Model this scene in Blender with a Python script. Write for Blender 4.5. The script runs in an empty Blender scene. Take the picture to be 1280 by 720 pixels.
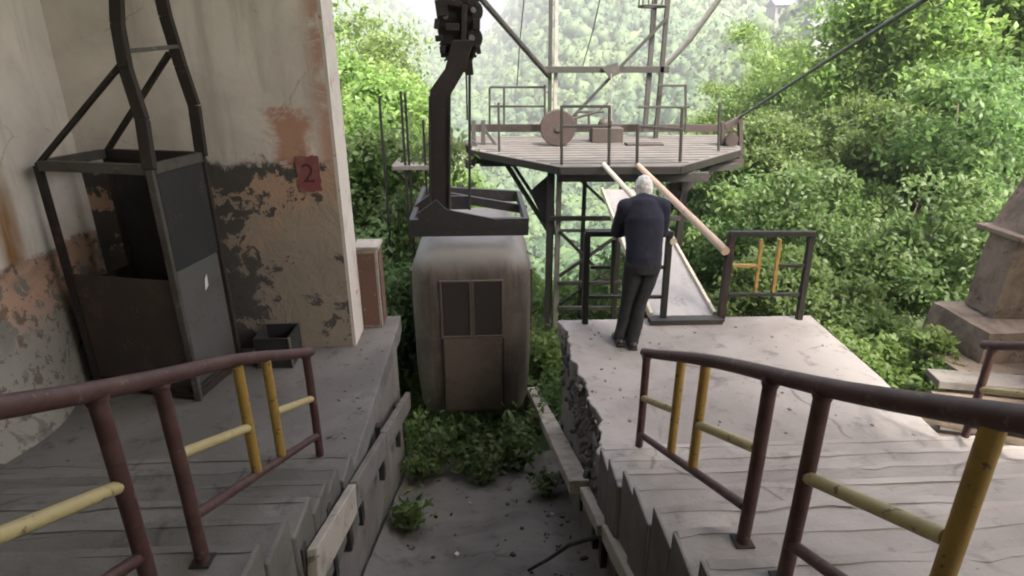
import bpy, bmesh, math, random
import numpy as np
from mathutils import Vector, Matrix, noise as mnoise

R = random.Random(7)
NR = np.random.default_rng(11)
sc = bpy.context.scene
COL = sc.collection

# ------------------------------------------------------------------ camera, sky, sun, exposure
CAM_Z = 2.7
PITCH, YAW = math.radians(21.14), math.radians(2.706)
cam = bpy.data.cameras.new("camera")
cam_o = bpy.data.objects.new("camera", cam)
COL.objects.link(cam_o)
cam_o.location = (0, 0, CAM_Z)
cam_o.rotation_euler = (math.pi / 2 - PITCH, 0, -YAW)
cam.sensor_width = 36.0
cam.lens = 36.0 * 750 / 1280
cam.clip_start, cam.clip_end = 0.05, 5000
sc.camera = cam_o

SUN_EL, SUN_AZ = math.radians(54), math.radians(152)       # azimuth from +Y towards +X
w = bpy.data.worlds.new("World")
sc.world = w
w.use_nodes = True
wn = w.node_tree
bg = wn.nodes["Background"]
sky = wn.nodes.new("ShaderNodeTexSky")
sky.sky_type = 'NISHITA'
sky.sun_disc = False
sky.sun_elevation = SUN_EL
sky.sun_rotation = SUN_AZ
sky.dust_density = 9.0
sky.air_density = 0.75
sky.ozone_density = 0.5
wn.links.new(sky.outputs[0], bg.inputs[0])
bg.inputs[1].default_value = 0.15

sun = bpy.data.lights.new("sun", 'SUN')
sun.energy = 2.8
sun.angle = math.radians(9)
sun.color = (1.0, 0.95, 0.87)
sun_o = bpy.data.objects.new("sun", sun)
COL.objects.link(sun_o)
sd = Vector((math.sin(SUN_AZ) * math.cos(SUN_EL), math.cos(SUN_AZ) * math.cos(SUN_EL), math.sin(SUN_EL)))
sun_o.rotation_euler = sd.to_track_quat('Z', 'Y').to_euler()
sun_o.location = (0, 0, 40)

sc.view_settings.view_transform = 'Standard'
sc.view_settings.look = 'None'
sc.view_settings.exposure = 2.55
sc.view_settings.gamma = 1.0
sc.view_settings.use_curve_mapping = False
sc.render.engine = 'CYCLES'
sc.cycles.max_bounces = 8
sc.cycles.diffuse_bounces = 4
sc.cycles.transmission_bounces = 4
sc.cycles.volume_bounces = 0
sc.cycles.use_denoising = True
sc.cycles.filter_width = 2.0

# ------------------------------------------------------------------ survey helper: where a sight line meets a plane of the place
_f = Vector((math.sin(YAW) * math.cos(PITCH), math.cos(YAW) * math.cos(PITCH), -math.sin(PITCH)))
_r = Vector((math.cos(YAW), -math.sin(YAW), 0))
_u = _r.cross(_f)
_C = Vector((0, 0, CAM_Z))


def at(px, py, x=None, y=None, z=None):
    d = _f + (px - 640) / 750 * _r + (360 - py) / 750 * _u
    t = y / d.y if y is not None else ((z - CAM_Z) / d.z if z is not None else x / d.x)
    return _C + d * t


# ------------------------------------------------------------------ materials
MATS = {}


def nmat(name):
    m = bpy.data.materials.new(name)
    m.use_nodes = True
    nt = m.node_tree
    MATS[name] = m
    return m, nt, nt.nodes["Principled BSDF"]


def N(nt, typ, **kw):
    n = nt.nodes.new(typ)
    for k, v in kw.items():
        setattr(n, k, v)
    return n


def noise(nt, vec, scale, detail=5, rough=0.6, dist=0.0):
    n = N(nt, "ShaderNodeTexNoise")
    n.inputs["Scale"].default_value = scale
    n.inputs["Detail"].default_value = detail
    n.inputs["Roughness"].default_value = rough
    n.inputs["Distortion"].default_value = dist
    if vec is not None:
        nt.links.new(vec, n.inputs["Vector"])
    return n.outputs["Fac"]


def ramp(nt, fac, lo, hi, a=0.0, b=1.0):
    n = N(nt, "ShaderNodeMapRange")
    n.interpolation_type = 'SMOOTHSTEP'
    n.inputs[1].default_value = lo
    n.inputs[2].default_value = hi
    n.inputs[3].default_value = a
    n.inputs[4].default_value = b
    nt.links.new(fac, n.inputs[0])
    return n.outputs[0]


def mth(nt, op, a, b=None):
    n = N(nt, "ShaderNodeMath", operation=op)
    for i, v in enumerate((a, b)):
        if v is None:
            continue
        if isinstance(v, (int, float)):
            n.inputs[i].default_value = v
        else:
            nt.links.new(v, n.inputs[i])
    return n.outputs[0]


def mixc(nt, fac, a, b):
    n = N(nt, "ShaderNodeMix", data_type='RGBA')
    if isinstance(fac, (int, float)):
        n.inputs[0].default_value = fac
    else:
        nt.links.new(fac, n.inputs[0])
    for i, v in ((6, a), (7, b)):
        if isinstance(v, tuple):
            n.inputs[i].default_value = (*v, 1)
        else:
            nt.links.new(v, n.inputs[i])
    return n.outputs[2]


def bump(nt, p, h, strength=0.3, dist=0.01):
    b = N(nt, "ShaderNodeBump")
    b.inputs["Strength"].default_value = strength
    b.inputs["Distance"].default_value = dist
    nt.links.new(h, b.inputs["Height"])
    nt.links.new(b.outputs[0], p.inputs["Normal"])


def world_pos(nt):
    g = N(nt, "ShaderNodeNewGeometry")
    s = N(nt, "ShaderNodeSeparateXYZ")
    nt.links.new(g.outputs["Position"], s.inputs[0])
    return g, s


def worn(name, c1, c2, c3=None, scale=6.0, thr=(0.5, 0.62), rough=0.75, metal=0.0, bmp=0.25, fine=40.0):
    """two-tone worn surface, c3 = small chips"""
    m, nt, p = nmat(name)
    tc = N(nt, "ShaderNodeTexCoord").outputs["Object"]
    a = noise(nt, tc, scale, 6, 0.65, 0.3)
    col = mixc(nt, ramp(nt, a, *thr), c1, c2)
    b = noise(nt, tc, fine, 4, 0.7)
    if c3:
        col = mixc(nt, ramp(nt, mth(nt, 'MULTIPLY', b, noise(nt, tc, scale * 1.7, 3)), 0.33, 0.39), col, c3)
    col = mixc(nt, mth(nt, 'MULTIPLY', b, 0.35), col, tuple(x * 0.45 for x in c1))
    nt.links.new(col, p.inputs["Base Color"])
    p.inputs["Roughness"].default_value = rough
    p.inputs["Metallic"].default_value = metal
    if bmp:
        bump(nt, p, b, bmp, 0.004)
    return m


worn("maroon_paint", (0.056, 0.021, 0.021), (0.080, 0.038, 0.034), (0.14, 0.09, 0.07), 9, (0.42, 0.62), 0.6, 0, 0.15)
worn("yellow_paint", (0.31, 0.195, 0.045), (0.20, 0.115, 0.035), (0.07, 0.035, 0.028), 12, (0.5, 0.75), 0.5, 0, 0.15)
worn("pale_yellow_paint", (0.42, 0.34, 0.17), (0.32, 0.24, 0.11), (0.11, 0.065, 0.045), 7, (0.5, 0.75), 0.5, 0, 0.15)
worn("rust_dark", (0.022, 0.016, 0.013), (0.036, 0.022, 0.016), (0.085, 0.045, 0.03), 5, (0.45, 0.65), 0.7, 0.1)
worn("rust_red", (0.018, 0.010, 0.008), (0.028, 0.015, 0.011), (0.07, 0.04, 0.03), 6, (0.45, 0.65), 0.75, 0.05)
worn("dark_steel", (0.030, 0.029, 0.028), (0.055, 0.045, 0.038), (0.10, 0.06, 0.04), 5, (0.5, 0.7), 0.6, 0.2)
worn("olive_steel", (0.012, 0.011, 0.0085), (0.018, 0.014, 0.010), (0.04, 0.027, 0.019), 5, (0.5, 0.7), 0.65, 0.1)
worn("worn_steel", (0.075, 0.068, 0.06), (0.045, 0.036, 0.03), (0.15, 0.135, 0.12), 6, (0.45, 0.65), 0.55, 0.1)
worn("grey_steel", (0.20, 0.19, 0.17), (0.13, 0.11, 0.095), (0.12, 0.07, 0.05), 4, (0.45, 0.7), 0.6, 0.1)
worn("beige_rail", (0.42, 0.30, 0.21), (0.34, 0.23, 0.155), (0.25, 0.14, 0.09), 5, (0.5, 0.75), 0.55, 0, 0.12)
worn("pale_rail", (0.55, 0.49, 0.38), (0.45, 0.40, 0.30), (0.25, 0.2, 0.15), 5, (0.5, 0.75), 0.55, 0, 0.12)
worn("basket_panel", (0.055, 0.042, 0.036), (0.085, 0.06, 0.046), (0.12, 0.08, 0.06), 2.5, (0.45, 0.65), 0.75, 0.1)
worn("basket_grey", (0.095, 0.092, 0.088), (0.068, 0.062, 0.057), (0.05, 0.038, 0.03), 3, (0.45, 0.65), 0.65, 0.1)
worn("basket_black", (0.016, 0.016, 0.017), (0.028, 0.026, 0.026), (0.05, 0.04, 0.035), 3, (0.45, 0.65), 0.85)
worn("cabinet_rust", (0.15, 0.08, 0.056), (0.09, 0.056, 0.042), (0.30, 0.22, 0.17), 5, (0.5, 0.7), 0.8)
worn("pale_wood", (0.36, 0.32, 0.27), (0.22, 0.19, 0.16), (0.08, 0.065, 0.055), 5, (0.45, 0.7), 0.9, 0, 0.5, 25)
worn("grey_wood", (0.15, 0.135, 0.12), (0.085, 0.075, 0.068), (0.04, 0.035, 0.03), 4, (0.45, 0.7), 0.9, 0, 0.5, 25)
worn("brown_stone", (0.20, 0.155, 0.12), (0.12, 0.092, 0.072), (0.055, 0.043, 0.034), 3, (0.42, 0.6), 0.9, 0, 0.8, 18)
worn("deck_boards", (0.085, 0.078, 0.071), (0.058, 0.052, 0.046), (0.03, 0.025, 0.022), 2, (0.4, 0.65), 0.85, 0, 0.3)
worn("gang_concrete", (0.36, 0.345, 0.335), (0.29, 0.28, 0.27), (0.2, 0.185, 0.17), 3, (0.4, 0.65), 0.85, 0, 0.3)
worn("bark", (0.085, 0.062, 0.045), (0.05, 0.038, 0.03), (0.15, 0.12, 0.09), 8, (0.45, 0.65), 0.95, 0, 0.8, 30)
worn("house_wall", (0.20, 0.195, 0.19), (0.15, 0.145, 0.14), None, 0.5)
worn("house_roof", (0.09, 0.09, 0.115), (0.06, 0.06, 0.08), None, 0.5)
worn("roof_slab", (0.60, 0.57, 0.53), (0.48, 0.45, 0.42), None, 0.7)
worn("skin", (0.42, 0.25, 0.18), (0.38, 0.21, 0.15), None, 9, rough=0.5, bmp=0.05)
worn("white_hair", (0.72, 0.70, 0.68), (0.50, 0.48, 0.46), None, 30, (0.4, 0.65), 0.8, 0, 0.6, 90)
worn("navy_cloth", (0.010, 0.011, 0.024), (0.016, 0.017, 0.033), None, 12, rough=0.95, bmp=0.4, fine=160)
worn("black_cloth", (0.013, 0.013, 0.016), (0.022, 0.021, 0.024), None, 9, rough=0.9, bmp=0.3, fine=160)
worn("black_leather", (0.012, 0.011, 0.011), (0.02, 0.018, 0.017), None, 9, rough=0.45, bmp=0.1)
worn("sign_red", (0.25, 0.075, 0.078), (0.27, 0.14, 0.115), (0.30, 0.22, 0.17), 7, (0.40, 0.62), 0.85, 0, 0.15)
worn("sign_ink", (0.09, 0.02, 0.026), (0.14, 0.045, 0.045), None, 14, rough=0.85)
worn("white_scrap", (0.6, 0.58, 0.55), (0.5, 0.48, 0.45), None, 9)
worn("stone_chip", (0.20, 0.185, 0.165), (0.11, 0.10, 0.09), None, 5, (0.4, 0.6), 0.95, 0, 0.5)
worn("iris_black", (0.02, 0.02, 0.02), (0.03, 0.03, 0.03), None, 9)

m, nt, p = nmat("dark_glass")
p.inputs["Base Color"].default_value = (0.034, 0.029, 0.026, 1)
p.inputs["Roughness"].default_value = 0.28

m, nt, p = nmat("cable_steel")
p.inputs["Base Color"].default_value = (0.07, 0.075, 0.065, 1)
p.inputs["Roughness"].default_value = 0.5
p.inputs["Metallic"].default_value = 0.4


def concrete(name, c1, c2, stain, grit, big=0.8):
    m, nt, p = nmat(name)
    g, s = world_pos(nt)
    v = g.outputs["Position"]
    a = noise(nt, v, big, 6, 0.6, 0.4)
    b = noise(nt, v, 5.0, 6, 0.7, 0.2)
    c = noise(nt, v, 60, 3, 0.7)
    col = mixc(nt, ramp(nt, a, 0.38, 0.62), c1, c2)
    col = mixc(nt, ramp(nt, b, 0.53, 0.70, 0, 0.75), col, stain)
    vo = N(nt, "ShaderNodeTexVoronoi", feature='DISTANCE_TO_EDGE')
    vo.inputs["Scale"].default_value = 0.75
    nx = N(nt, "ShaderNodeMix", data_type='VECTOR')
    nx.inputs[0].default_value = 0.22
    nt.links.new(v, nx.inputs[4])
    nn = N(nt, "ShaderNodeTexNoise")
    nn.inputs["Scale"].default_value = 2.2
    nn.inputs["Detail"].default_value = 5
    nt.links.new(v, nn.inputs["Vector"])
    nt.links.new(nn.outputs["Color"], nx.inputs[5])
    nt.links.new(nx.outputs[1], vo.inputs["Vector"])
    crack = ramp(nt, vo.outputs["Distance"], 0.0, 0.012, 0.55, 0)
    crack = mth(nt, 'MULTIPLY', crack, ramp(nt, noise(nt, v, 1.1, 2), 0.5, 0.6))
    col = mixc(nt, crack, col, tuple(x * 0.3 for x in stain))
    col = mixc(nt, ramp(nt, c, 0.62, 0.75, 0, grit), col, tuple(x * 0.35 for x in stain))
    if name in ("step_concrete", "shaded_concrete"):
        oi = N(nt, "ShaderNodeObjectInfo")
        hs = N(nt, "ShaderNodeHueSaturation")
        nt.links.new(ramp(nt, oi.outputs["Random"], 0, 1, 0.84, 1.14), hs.inputs["Value"])
        nt.links.new(col, hs.inputs["Color"])
        col = hs.outputs[0]
    nt.links.new(col, p.inputs["Base Color"])
    p.inputs["Roughness"].default_value = 0.85
    hb = mth(nt, 'ADD', mth(nt, 'MULTIPLY', b, 1.0), mth(nt, 'MULTIPLY', c, 0.35))
    bump(nt, p, hb, 0.5, 0.012)
    return m


concrete("landing_concrete", (0.272, 0.250, 0.236), (0.195, 0.178, 0.167), (0.115, 0.104, 0.096), 0.55)
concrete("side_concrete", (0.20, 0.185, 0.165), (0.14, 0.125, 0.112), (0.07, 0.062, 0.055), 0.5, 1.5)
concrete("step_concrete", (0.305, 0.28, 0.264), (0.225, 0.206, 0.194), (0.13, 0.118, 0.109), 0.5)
concrete("shaded_concrete", (0.155, 0.143, 0.133), (0.105, 0.097, 0.09), (0.055, 0.05, 0.046), 0.45)  # darker copy of the step concrete, shade of the left flight put into colour
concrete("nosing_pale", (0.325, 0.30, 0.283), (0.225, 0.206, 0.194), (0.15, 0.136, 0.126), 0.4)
concrete("nosing_shaded", (0.17, 0.157, 0.147), (0.105, 0.098, 0.09), (0.07, 0.065, 0.06), 0.4)  # darker copy of the pale nosing, left side shade put into its colour
concrete("rough_shade_concrete", (0.12, 0.108, 0.096), (0.085, 0.077, 0.068), (0.045, 0.04, 0.035), 0.6, 2.0)  # rough broken concrete; on step sides its dark tone stands for shade
concrete("channel_concrete", (0.15, 0.137, 0.122), (0.10, 0.092, 0.082), (0.055, 0.05, 0.042), 0.6, 1.2)


def plaster(name, axis, lo_line):
    """old plaster wall: dirty white above, flaking salmon / tan / bare grey below lo_line"""
    m, nt, p = nmat(name)
    g, s = world_pos(nt)
    v = g.outputs["Position"]
    X, Z = s.outputs[axis], s.outputs["Z"]
    n1 = noise(nt, v, 1.3, 6, 0.6, 0.5)
    n2 = noise(nt, v, 3.4, 7, 0.68, 0.6)
    n3 = noise(nt, v, 9.0, 6, 0.7, 0.4)
    mp = N(nt, "ShaderNodeMapping")
    mp.inputs["Scale"].default_value = (5, 5, 0.55)
    nt.links.new(v, mp.inputs["Vector"])
    streak = noise(nt, mp.outputs[0], 1.0, 5, 0.6)
    up = mixc(nt, ramp(nt, n1, 0.35, 0.65), (0.76, 0.70, 0.635), (0.60, 0.545, 0.49))
    up = mixc(nt, ramp(nt, streak, 0.52, 0.72, 0, 0.5), up, (0.36, 0.31, 0.265))
    # lower zone
    zz = mth(nt, 'ADD', Z, mth(nt, 'MULTIPLY', mth(nt, 'SUBTRACT', n2, 0.5), 0.55))
    if axis == "X":
        low = mixc(nt, ramp(nt, n1, 0.44, 0.58), (0.33, 0.27, 0.21), (0.46, 0.30, 0.215))
        low = mixc(nt, ramp(nt, zz, 0.75, 1.25, 1, 0), low, (0.27, 0.225, 0.18))
        bias = ramp(nt, X, -2.5, -1.85, 0.11, 0)
        band = ramp(nt, mth(nt, 'ABSOLUTE', mth(nt, 'SUBTRACT', Z, 1.80)), 0.03, 0.17, 0.085, 0)
        grey = mth(nt, 'ADD', mth(nt, 'MULTIPLY', n3, 0.3), mth(nt, 'ADD', bias, band))
        pm = ramp(nt, mth(nt, 'ADD', mth(nt, 'MULTIPLY', n2, 0.8), grey), 0.618, 0.634)
        low = mixc(nt, pm, low, (0.085, 0.078, 0.07))
        pink = mth(nt, 'MULTIPLY', ramp(nt, X, -1.52, -1.36), ramp(nt, n2, 0.36, 0.52))
        blot = mth(nt, 'MULTIPLY', ramp(nt, mth(nt, 'ADD', mth(nt, 'ABSOLUTE', mth(nt, 'ADD', X, 1.68)), mth(nt, 'MULTIPLY', mth(nt, 'SUBTRACT', n2, 0.5), 0.7)), 0.08, 0.24, 1, 0),
                   ramp(nt, mth(nt, 'ADD', Z, mth(nt, 'MULTIPLY', n3, 0.5)), 2.45, 2.55, 1, 0))
        pk = mth(nt, 'MAXIMUM', mth(nt, 'MULTIPLY', pink, 0.75), mth(nt, 'MULTIPLY', blot, 0.85))
        up = mixc(nt, pk, up, (0.42, 0.20, 0.125))
    else:
        low = mixc(nt, ramp(nt, n1, 0.42, 0.56), (0.30, 0.19, 0.135), (0.47, 0.30, 0.215))
        low = mixc(nt, ramp(nt, n2, 0.52, 0.56), low, (0.20, 0.185, 0.165))
        low = mixc(nt, ramp(nt, zz, 0.6, 0.95, 1, 0), low, (0.29, 0.27, 0.235))
        low = mixc(nt, ramp(nt, n3, 0.54, 0.60, 0, 0.8), low, (0.11, 0.08, 0.06))
        low = mixc(nt, ramp(nt, mth(nt, 'ADD', n2, mth(nt, 'MULTIPLY', zz, 0.12)), 0.44, 0.50, 0.65, 0), low, (0.12, 0.108, 0.094))
        rust = mth(nt, 'MULTIPLY', ramp(nt, mth(nt, 'ABSOLUTE', mth(nt, 'SUBTRACT', X, 4.45)), 0.02, 0.20, 1, 0), ramp(nt, Z, 1.5, 2.5, 1, 0))
        up = mixc(nt, mth(nt, 'MULTIPLY', rust, ramp(nt, streak, 0.3, 0.6)), up, (0.26, 0.13, 0.045))
    msk = ramp(nt, zz, lo_line - 0.035, lo_line + 0.035, 1, 0)
    col = mixc(nt, msk, up, low)
    # hairline cracks
    vo = N(nt, "ShaderNodeTexVoronoi", feature='DISTANCE_TO_EDGE')
    vo.inputs["Scale"].default_value = 0.9
    nx = N(nt, "ShaderNodeMix", data_type='VECTOR')
    nx.inputs[0].default_value = 0.3
    nn = N(nt, "ShaderNodeTexNoise")
    nn.inputs["Scale"].default_value = 1.8
    nn.inputs["Detail"].default_value = 6
    nt.links.new(v, nn.inputs["Vector"])
    nt.links.new(v, nx.inputs[4])
    nt.links.new(nn.outputs["Color"], nx.inputs[5])
    nt.links.new(nx.outputs[1], vo.inputs["Vector"])
    cr = mth(nt, 'MULTIPLY', ramp(nt, vo.outputs["Distance"], 0, 0.005, 0.45, 0), ramp(nt, n1, 0.52, 0.60))
    col = mixc(nt, cr, col, (0.10, 0.085, 0.07))
    spots = ramp(nt, n3, 0.66, 0.72, 0, 0.55)
    col = mixc(nt, spots, col, (0.19, 0.14, 0.10))
    nt.links.new(col, p.inputs["Base Color"])
    p.inputs["Roughness"].default_value = 0.92
    hh = mth(nt, 'ADD', mth(nt, 'MULTIPLY', msk, mth(nt, 'SUBTRACT', mth(nt, 'MULTIPLY', n2, 1.6), 1.2)), mth(nt, 'MULTIPLY', n3, 0.4))
    bump(nt, p, hh, 0.8, 0.02)
    return m


worn("plaster_end", (0.60, 0.545, 0.49), (0.47, 0.41, 0.355), (0.36, 0.20, 0.13), 3, (0.5, 0.7), 0.9, 0, 0.3, 20)
plaster("plaster_back", "X", 1.83)
plaster("plaster_left", "Y", 1.25)


def cabin_mat():
    m, nt, p = nmat("cabin_paint")
    g, s = world_pos(nt)
    v = g.outputs["Position"]
    a = noise(nt, v, 3.0, 6, 0.65, 0.4)
    b = noise(nt, v, 35, 4, 0.7)
    mp = N(nt, "ShaderNodeMapping")
    mp.inputs["Scale"].default_value = (9, 9, 0.7)
    nt.links.new(v, mp.inputs["Vector"])
    st = noise(nt, mp.outputs[0], 1.0, 5, 0.6)
    col = mixc(nt, ramp(nt, a, 0.4, 0.6), (0.112, 0.094, 0.080), (0.072, 0.06, 0.052))
    col = mixc(nt, ramp(nt, st, 0.47, 0.66, 0, 0.75), col, (0.046, 0.029, 0.022))
    # roof dust, with the light of the sky also put into its grey
    nz = N(nt, "ShaderNodeSeparateXYZ")
    nt.links.new(g.outputs["Normal"], nz.inputs[0])
    col = mixc(nt, mth(nt, 'MULTIPLY', ramp(nt, nz.outputs["Z"], 0.15, 0.75), ramp(nt, a, 0.25, 0.5, 0.6, 0.95)), col, (0.19, 0.183, 0.172))
    nt.links.new(col, p.inputs["Base Color"])
    p.inputs["Roughness"].default_value = 0.6
    bump(nt, p, b, 0.12, 0.004)


cabin_mat()
worn("cabin_door_paint", (0.105, 0.082, 0.066), (0.075, 0.058, 0.047), (0.045, 0.03, 0.024), 3, (0.45, 0.65), 0.6, 0.0, 0.12)


def leaf_mat(name, dark, light, yellow, trans=0.45):
    m, nt, p = nmat(name)
    g = N(nt, "ShaderNodeNewGeometry")
    rnd = g.outputs["Random Per Island"]
    tc = N(nt, "ShaderNodeTexCoord").outputs["Object"]
    big = noise(nt, tc, 0.9, 3, 0.6)
    col = mixc(nt, rnd, dark, light)
    col = mixc(nt, ramp(nt, big, 0.5, 0.72, 0, 0.7), col, yellow)
    oi = N(nt, "ShaderNodeObjectInfo")
    hs = N(nt, "ShaderNodeHueSaturation")
    nt.links.new(ramp(nt, oi.outputs["Random"], 0, 1, 0.485, 0.508), hs.inputs["Hue"])
    nt.links.new(ramp(nt, oi.outputs["Random"], 0, 1, 0.8, 1.2), hs.inputs["Value"])
    nt.links.new(col, hs.inputs["Color"])
    col = hs.outputs[0]
    nt.links.new(col, p.inputs["Base Color"])
    p.inputs["Roughness"].default_value = 0.5
    p.inputs["Specular IOR Level"].default_value = 0.35
    t = N(nt, "ShaderNodeBsdfTranslucent")
    t2 = N(nt, "ShaderNodeHueSaturation")
    t2.inputs["Saturation"].default_value = 1.1
    t2.inputs["Value"].default_value = 1.6
    nt.links.new(col, t2.inputs["Color"])
    nt.links.new(t2.outputs[0], t.inputs["Color"])
    mx = N(nt, "ShaderNodeMixShader")
    mx.inputs[0].default_value = trans
    nt.links.new(p.outputs[0], mx.inputs[1])
    nt.links.new(t.outputs[0], mx.inputs[2])
    nt.links.new(mx.outputs[0], nt.nodes["Material Output"].inputs[0])
    return m


leaf_mat("leaf_bright", (0.095, 0.155, 0.042), (0.15, 0.215, 0.07), (0.19, 0.235, 0.08), 0.55)
leaf_mat("leaf_mid", (0.075, 0.13, 0.042), (0.125, 0.185, 0.065), (0.16, 0.205, 0.075), 0.55)
leaf_mat("leaf_dark", (0.055, 0.098, 0.032), (0.095, 0.148, 0.052), (0.13, 0.175, 0.06), 0.5)
leaf_mat("leaf_weed", (0.06, 0.11, 0.03), (0.13, 0.18, 0.06), (0.16, 0.20, 0.07), 0.4)
def far_leaf_mat():
    m, nt, p = nmat("leaf_far")
    g, s_ = world_pos(nt)
    a = noise(nt, g.outputs["Position"], 0.022, 5, 0.65)
    b = noise(nt, g.outputs["Position"], 0.16, 3, 0.6)
    col = mixc(nt, ramp(nt, a, 0.38, 0.60), (0.016, 0.046, 0.018), (0.055, 0.092, 0.022))
    col = mixc(nt, ramp(nt, b, 0.35, 0.65, 0, 0.6), col, (0.028, 0.062, 0.018))
    col = mixc(nt, mth(nt, 'MULTIPLY', g.outputs["Random Per Island"], 0.35), col, (0.07, 0.11, 0.03))
    nt.links.new(col, p.inputs["Base Color"])
    p.inputs["Roughness"].default_value = 0.7


far_leaf_mat()
if 0: leaf_mat("leaf_far", (0.045, 0.085, 0.03), (0.09, 0.14, 0.045), (0.16, 0.19, 0.07), 0.3)

m, nt, p = nmat("hill_ground")
g, s = world_pos(nt)
a = noise(nt, g.outputs["Position"], 0.05, 5, 0.6)
b = noise(nt, g.outputs["Position"], 1.5, 5, 0.7)
col = mixc(nt, ramp(nt, a, 0.4, 0.62), (0.055, 0.085, 0.03), (0.12, 0.14, 0.055))
col = mixc(nt, ramp(nt, b, 0.5, 0.75, 0, 0.6), col, (0.09, 0.07, 0.045))
nt.links.new(col, p.inputs["Base Color"])
p.inputs["Roughness"].default_value = 0.95
bump(nt, p, b, 0.6, 0.1)


# ------------------------------------------------------------------ mesh builder
class MB:
    def __init__(self):
        self.v, self.f, self.m, self.n = [], [], [], 0

    def add(self, vs, fs, mi=0):
        o = len(self.v)
        self.v += [tuple(q) for q in vs]
        self.f += [tuple(i + o for i in q) for q in fs]
        self.m += [mi] * len(fs)
        return self

    def box(self, c, s, rot=None, mi=0):
        hx, hy, hz = s[0] / 2, s[1] / 2, s[2] / 2
        vs = [Vector((a * hx, b * hy, d * hz)) for d in (-1, 1) for b in (-1, 1) for a in (-1, 1)]
        if rot is not None:
            vs = [rot @ q for q in vs]
        c = Vector(c)
        return self.add([q + c for q in vs], [(0, 2, 3, 1), (4, 5, 7, 6), (0, 1, 5, 4), (2, 6, 7, 3), (0, 4, 6, 2), (1, 3, 7, 5)], mi)

    def bb(self, a, b, mi=0):
        a, b = Vector(a), Vector(b)
        return self.box((a + b) / 2, [abs(q) for q in (b - a)], None, mi)

    def bar(self, p, q, wd, h=None, up=(0, 0, 1), mi=0):
        p, q = Vector(p), Vector(q)
        h = wd if h is None else h
        d = (q - p)
        L = d.length
        d.normalize()
        up = Vector(up)
        if abs(d.dot(up)) > 0.98:
            up = Vector((0, 1, 0))
        s = d.cross(up).normalized()
        t = s.cross(d).normalized()
        M = Matrix((s, d, t)).transposed()
        return self.box((p + q) / 2, (wd, L, h), M, mi)

    def prism(self, poly, off, mi=0):
        off = Vector(off)
        n = len(poly)
        a = [Vector(q) for q in poly]
        vs = a + [q + off for q in a]
        fs = [tuple(range(n))[::-1], tuple(range(n, 2 * n))] + [(i, (i + 1) % n, (i + 1) % n + n, i + n) for i in range(n)]
        return self.add(vs, fs, mi)

    def path(self, pts, rad, n=10, mi=0, cap=True, sq=1.0):
        pts = [Vector(q) for q in pts]
        rs = rad if isinstance(rad, (list, tuple)) else [rad] * len(pts)
        rings = []
        prev = None
        for i, q in enumerate(pts):
            d = (pts[min(i + 1, len(pts) - 1)] - pts[max(i - 1, 0)]).normalized()
            if prev is None:
                up = Vector((0, 0, 1)) if abs(d.z) < 0.9 else Vector((0, 1, 0))
                s = d.cross(up).normalized()
            else:
                s = (prev - d * prev.dot(d)).normalized()
            prev = s
            t = s.cross(d)
            rr = rs[i] if isinstance(rs[i], tuple) else (rs[i], rs[i])
            rings.append([q + s * math.cos(2 * math.pi * k / n) * rr[0] + t * math.sin(2 * math.pi * k / n) * rr[1] for k in range(n)])
        vs = [x for r_ in rings for x in r_]
        fs = []
        for i in range(len(pts) - 1):
            for k in range(n):
                fs.append((i * n + k, i * n + (k + 1) % n, (i + 1) * n + (k + 1) % n, (i + 1) * n + k))
        if cap:
            fs.append(tuple(range(n))[::-1])
            fs.append(tuple((len(pts) - 1) * n + k for k in range(n)))
        return self.add(vs, fs, mi)

    def disc(self, c, axis, prof, n=24, mi=0):
        """lathe: prof = [(offset along axis, radius)]"""
        c, axis = Vector(c), Vector(axis).normalized()
        return self.path([c + axis * a for a, _ in prof], [max(r_, 1e-4) for _, r_ in prof], n, mi) if len({a for a, _ in prof}) == len(prof) else self

    def ell(self, c, rad, nu=14, nv=10, mi=0, rot=None):
        c = Vector(c)
        vs, fs = [], []
        for j in range(nv + 1):
            th = math.pi * j / nv
            for i in range(nu):
                ph = 2 * math.pi * i / nu
                q = Vector((rad[0] * math.sin(th) * math.cos(ph), rad[1] * math.sin(th) * math.sin(ph), rad[2] * math.cos(th)))
                vs.append(c + (rot @ q if rot else q))
        for j in range(nv):
            for i in range(nu):
                fs.append((j * nu + i, (j + 1) * nu + i, (j + 1) * nu + (i + 1) % nu, j * nu + (i + 1) % nu))
        return self.add(vs, fs, mi)

    def build(self, name, mat, parent=None, bevel=0.0, smooth=False, label=None, jitter=0.0):
        base = Vector((0, 0, 0))
        q = parent
        while q is not None:
            base += q.location
            q = q.parent
        me = bpy.data.meshes.new(name)
        vs = [(x[0] - base.x, x[1] - base.y, x[2] - base.z) for x in self.v]
        if jitter:
            vs = [(x + R.uniform(-jitter, jitter), y + R.uniform(-jitter, jitter), z + R.uniform(-jitter, jitter)) for x, y, z in vs]
        me.from_pydata(vs, [], self.f)
        for mm in (mat if isinstance(mat, (list, tuple)) else [mat]):
            me.materials.append(MATS[mm])
        if len(set(self.m)) > 1:
            me.polygons.foreach_set("material_index", self.m)
        bm = bmesh.new()
        bm.from_mesh(me)
        bmesh.ops.recalc_face_normals(bm, faces=bm.faces)
        bm.to_mesh(me)
        bm.free()
        if smooth:
            me.shade_smooth()
            me.set_sharp_from_angle(angle=math.radians(40))
        o = bpy.data.objects.new(name, me)
        COL.objects.link(o)
        if parent is not None:
            o.parent = parent
        if bevel:
            b = o.modifiers.new("edge", 'BEVEL')
            b.width = bevel
            b.segments = 2
            b.limit_method = 'ANGLE'
        if label:
            o["label"] = label
        return o


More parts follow.
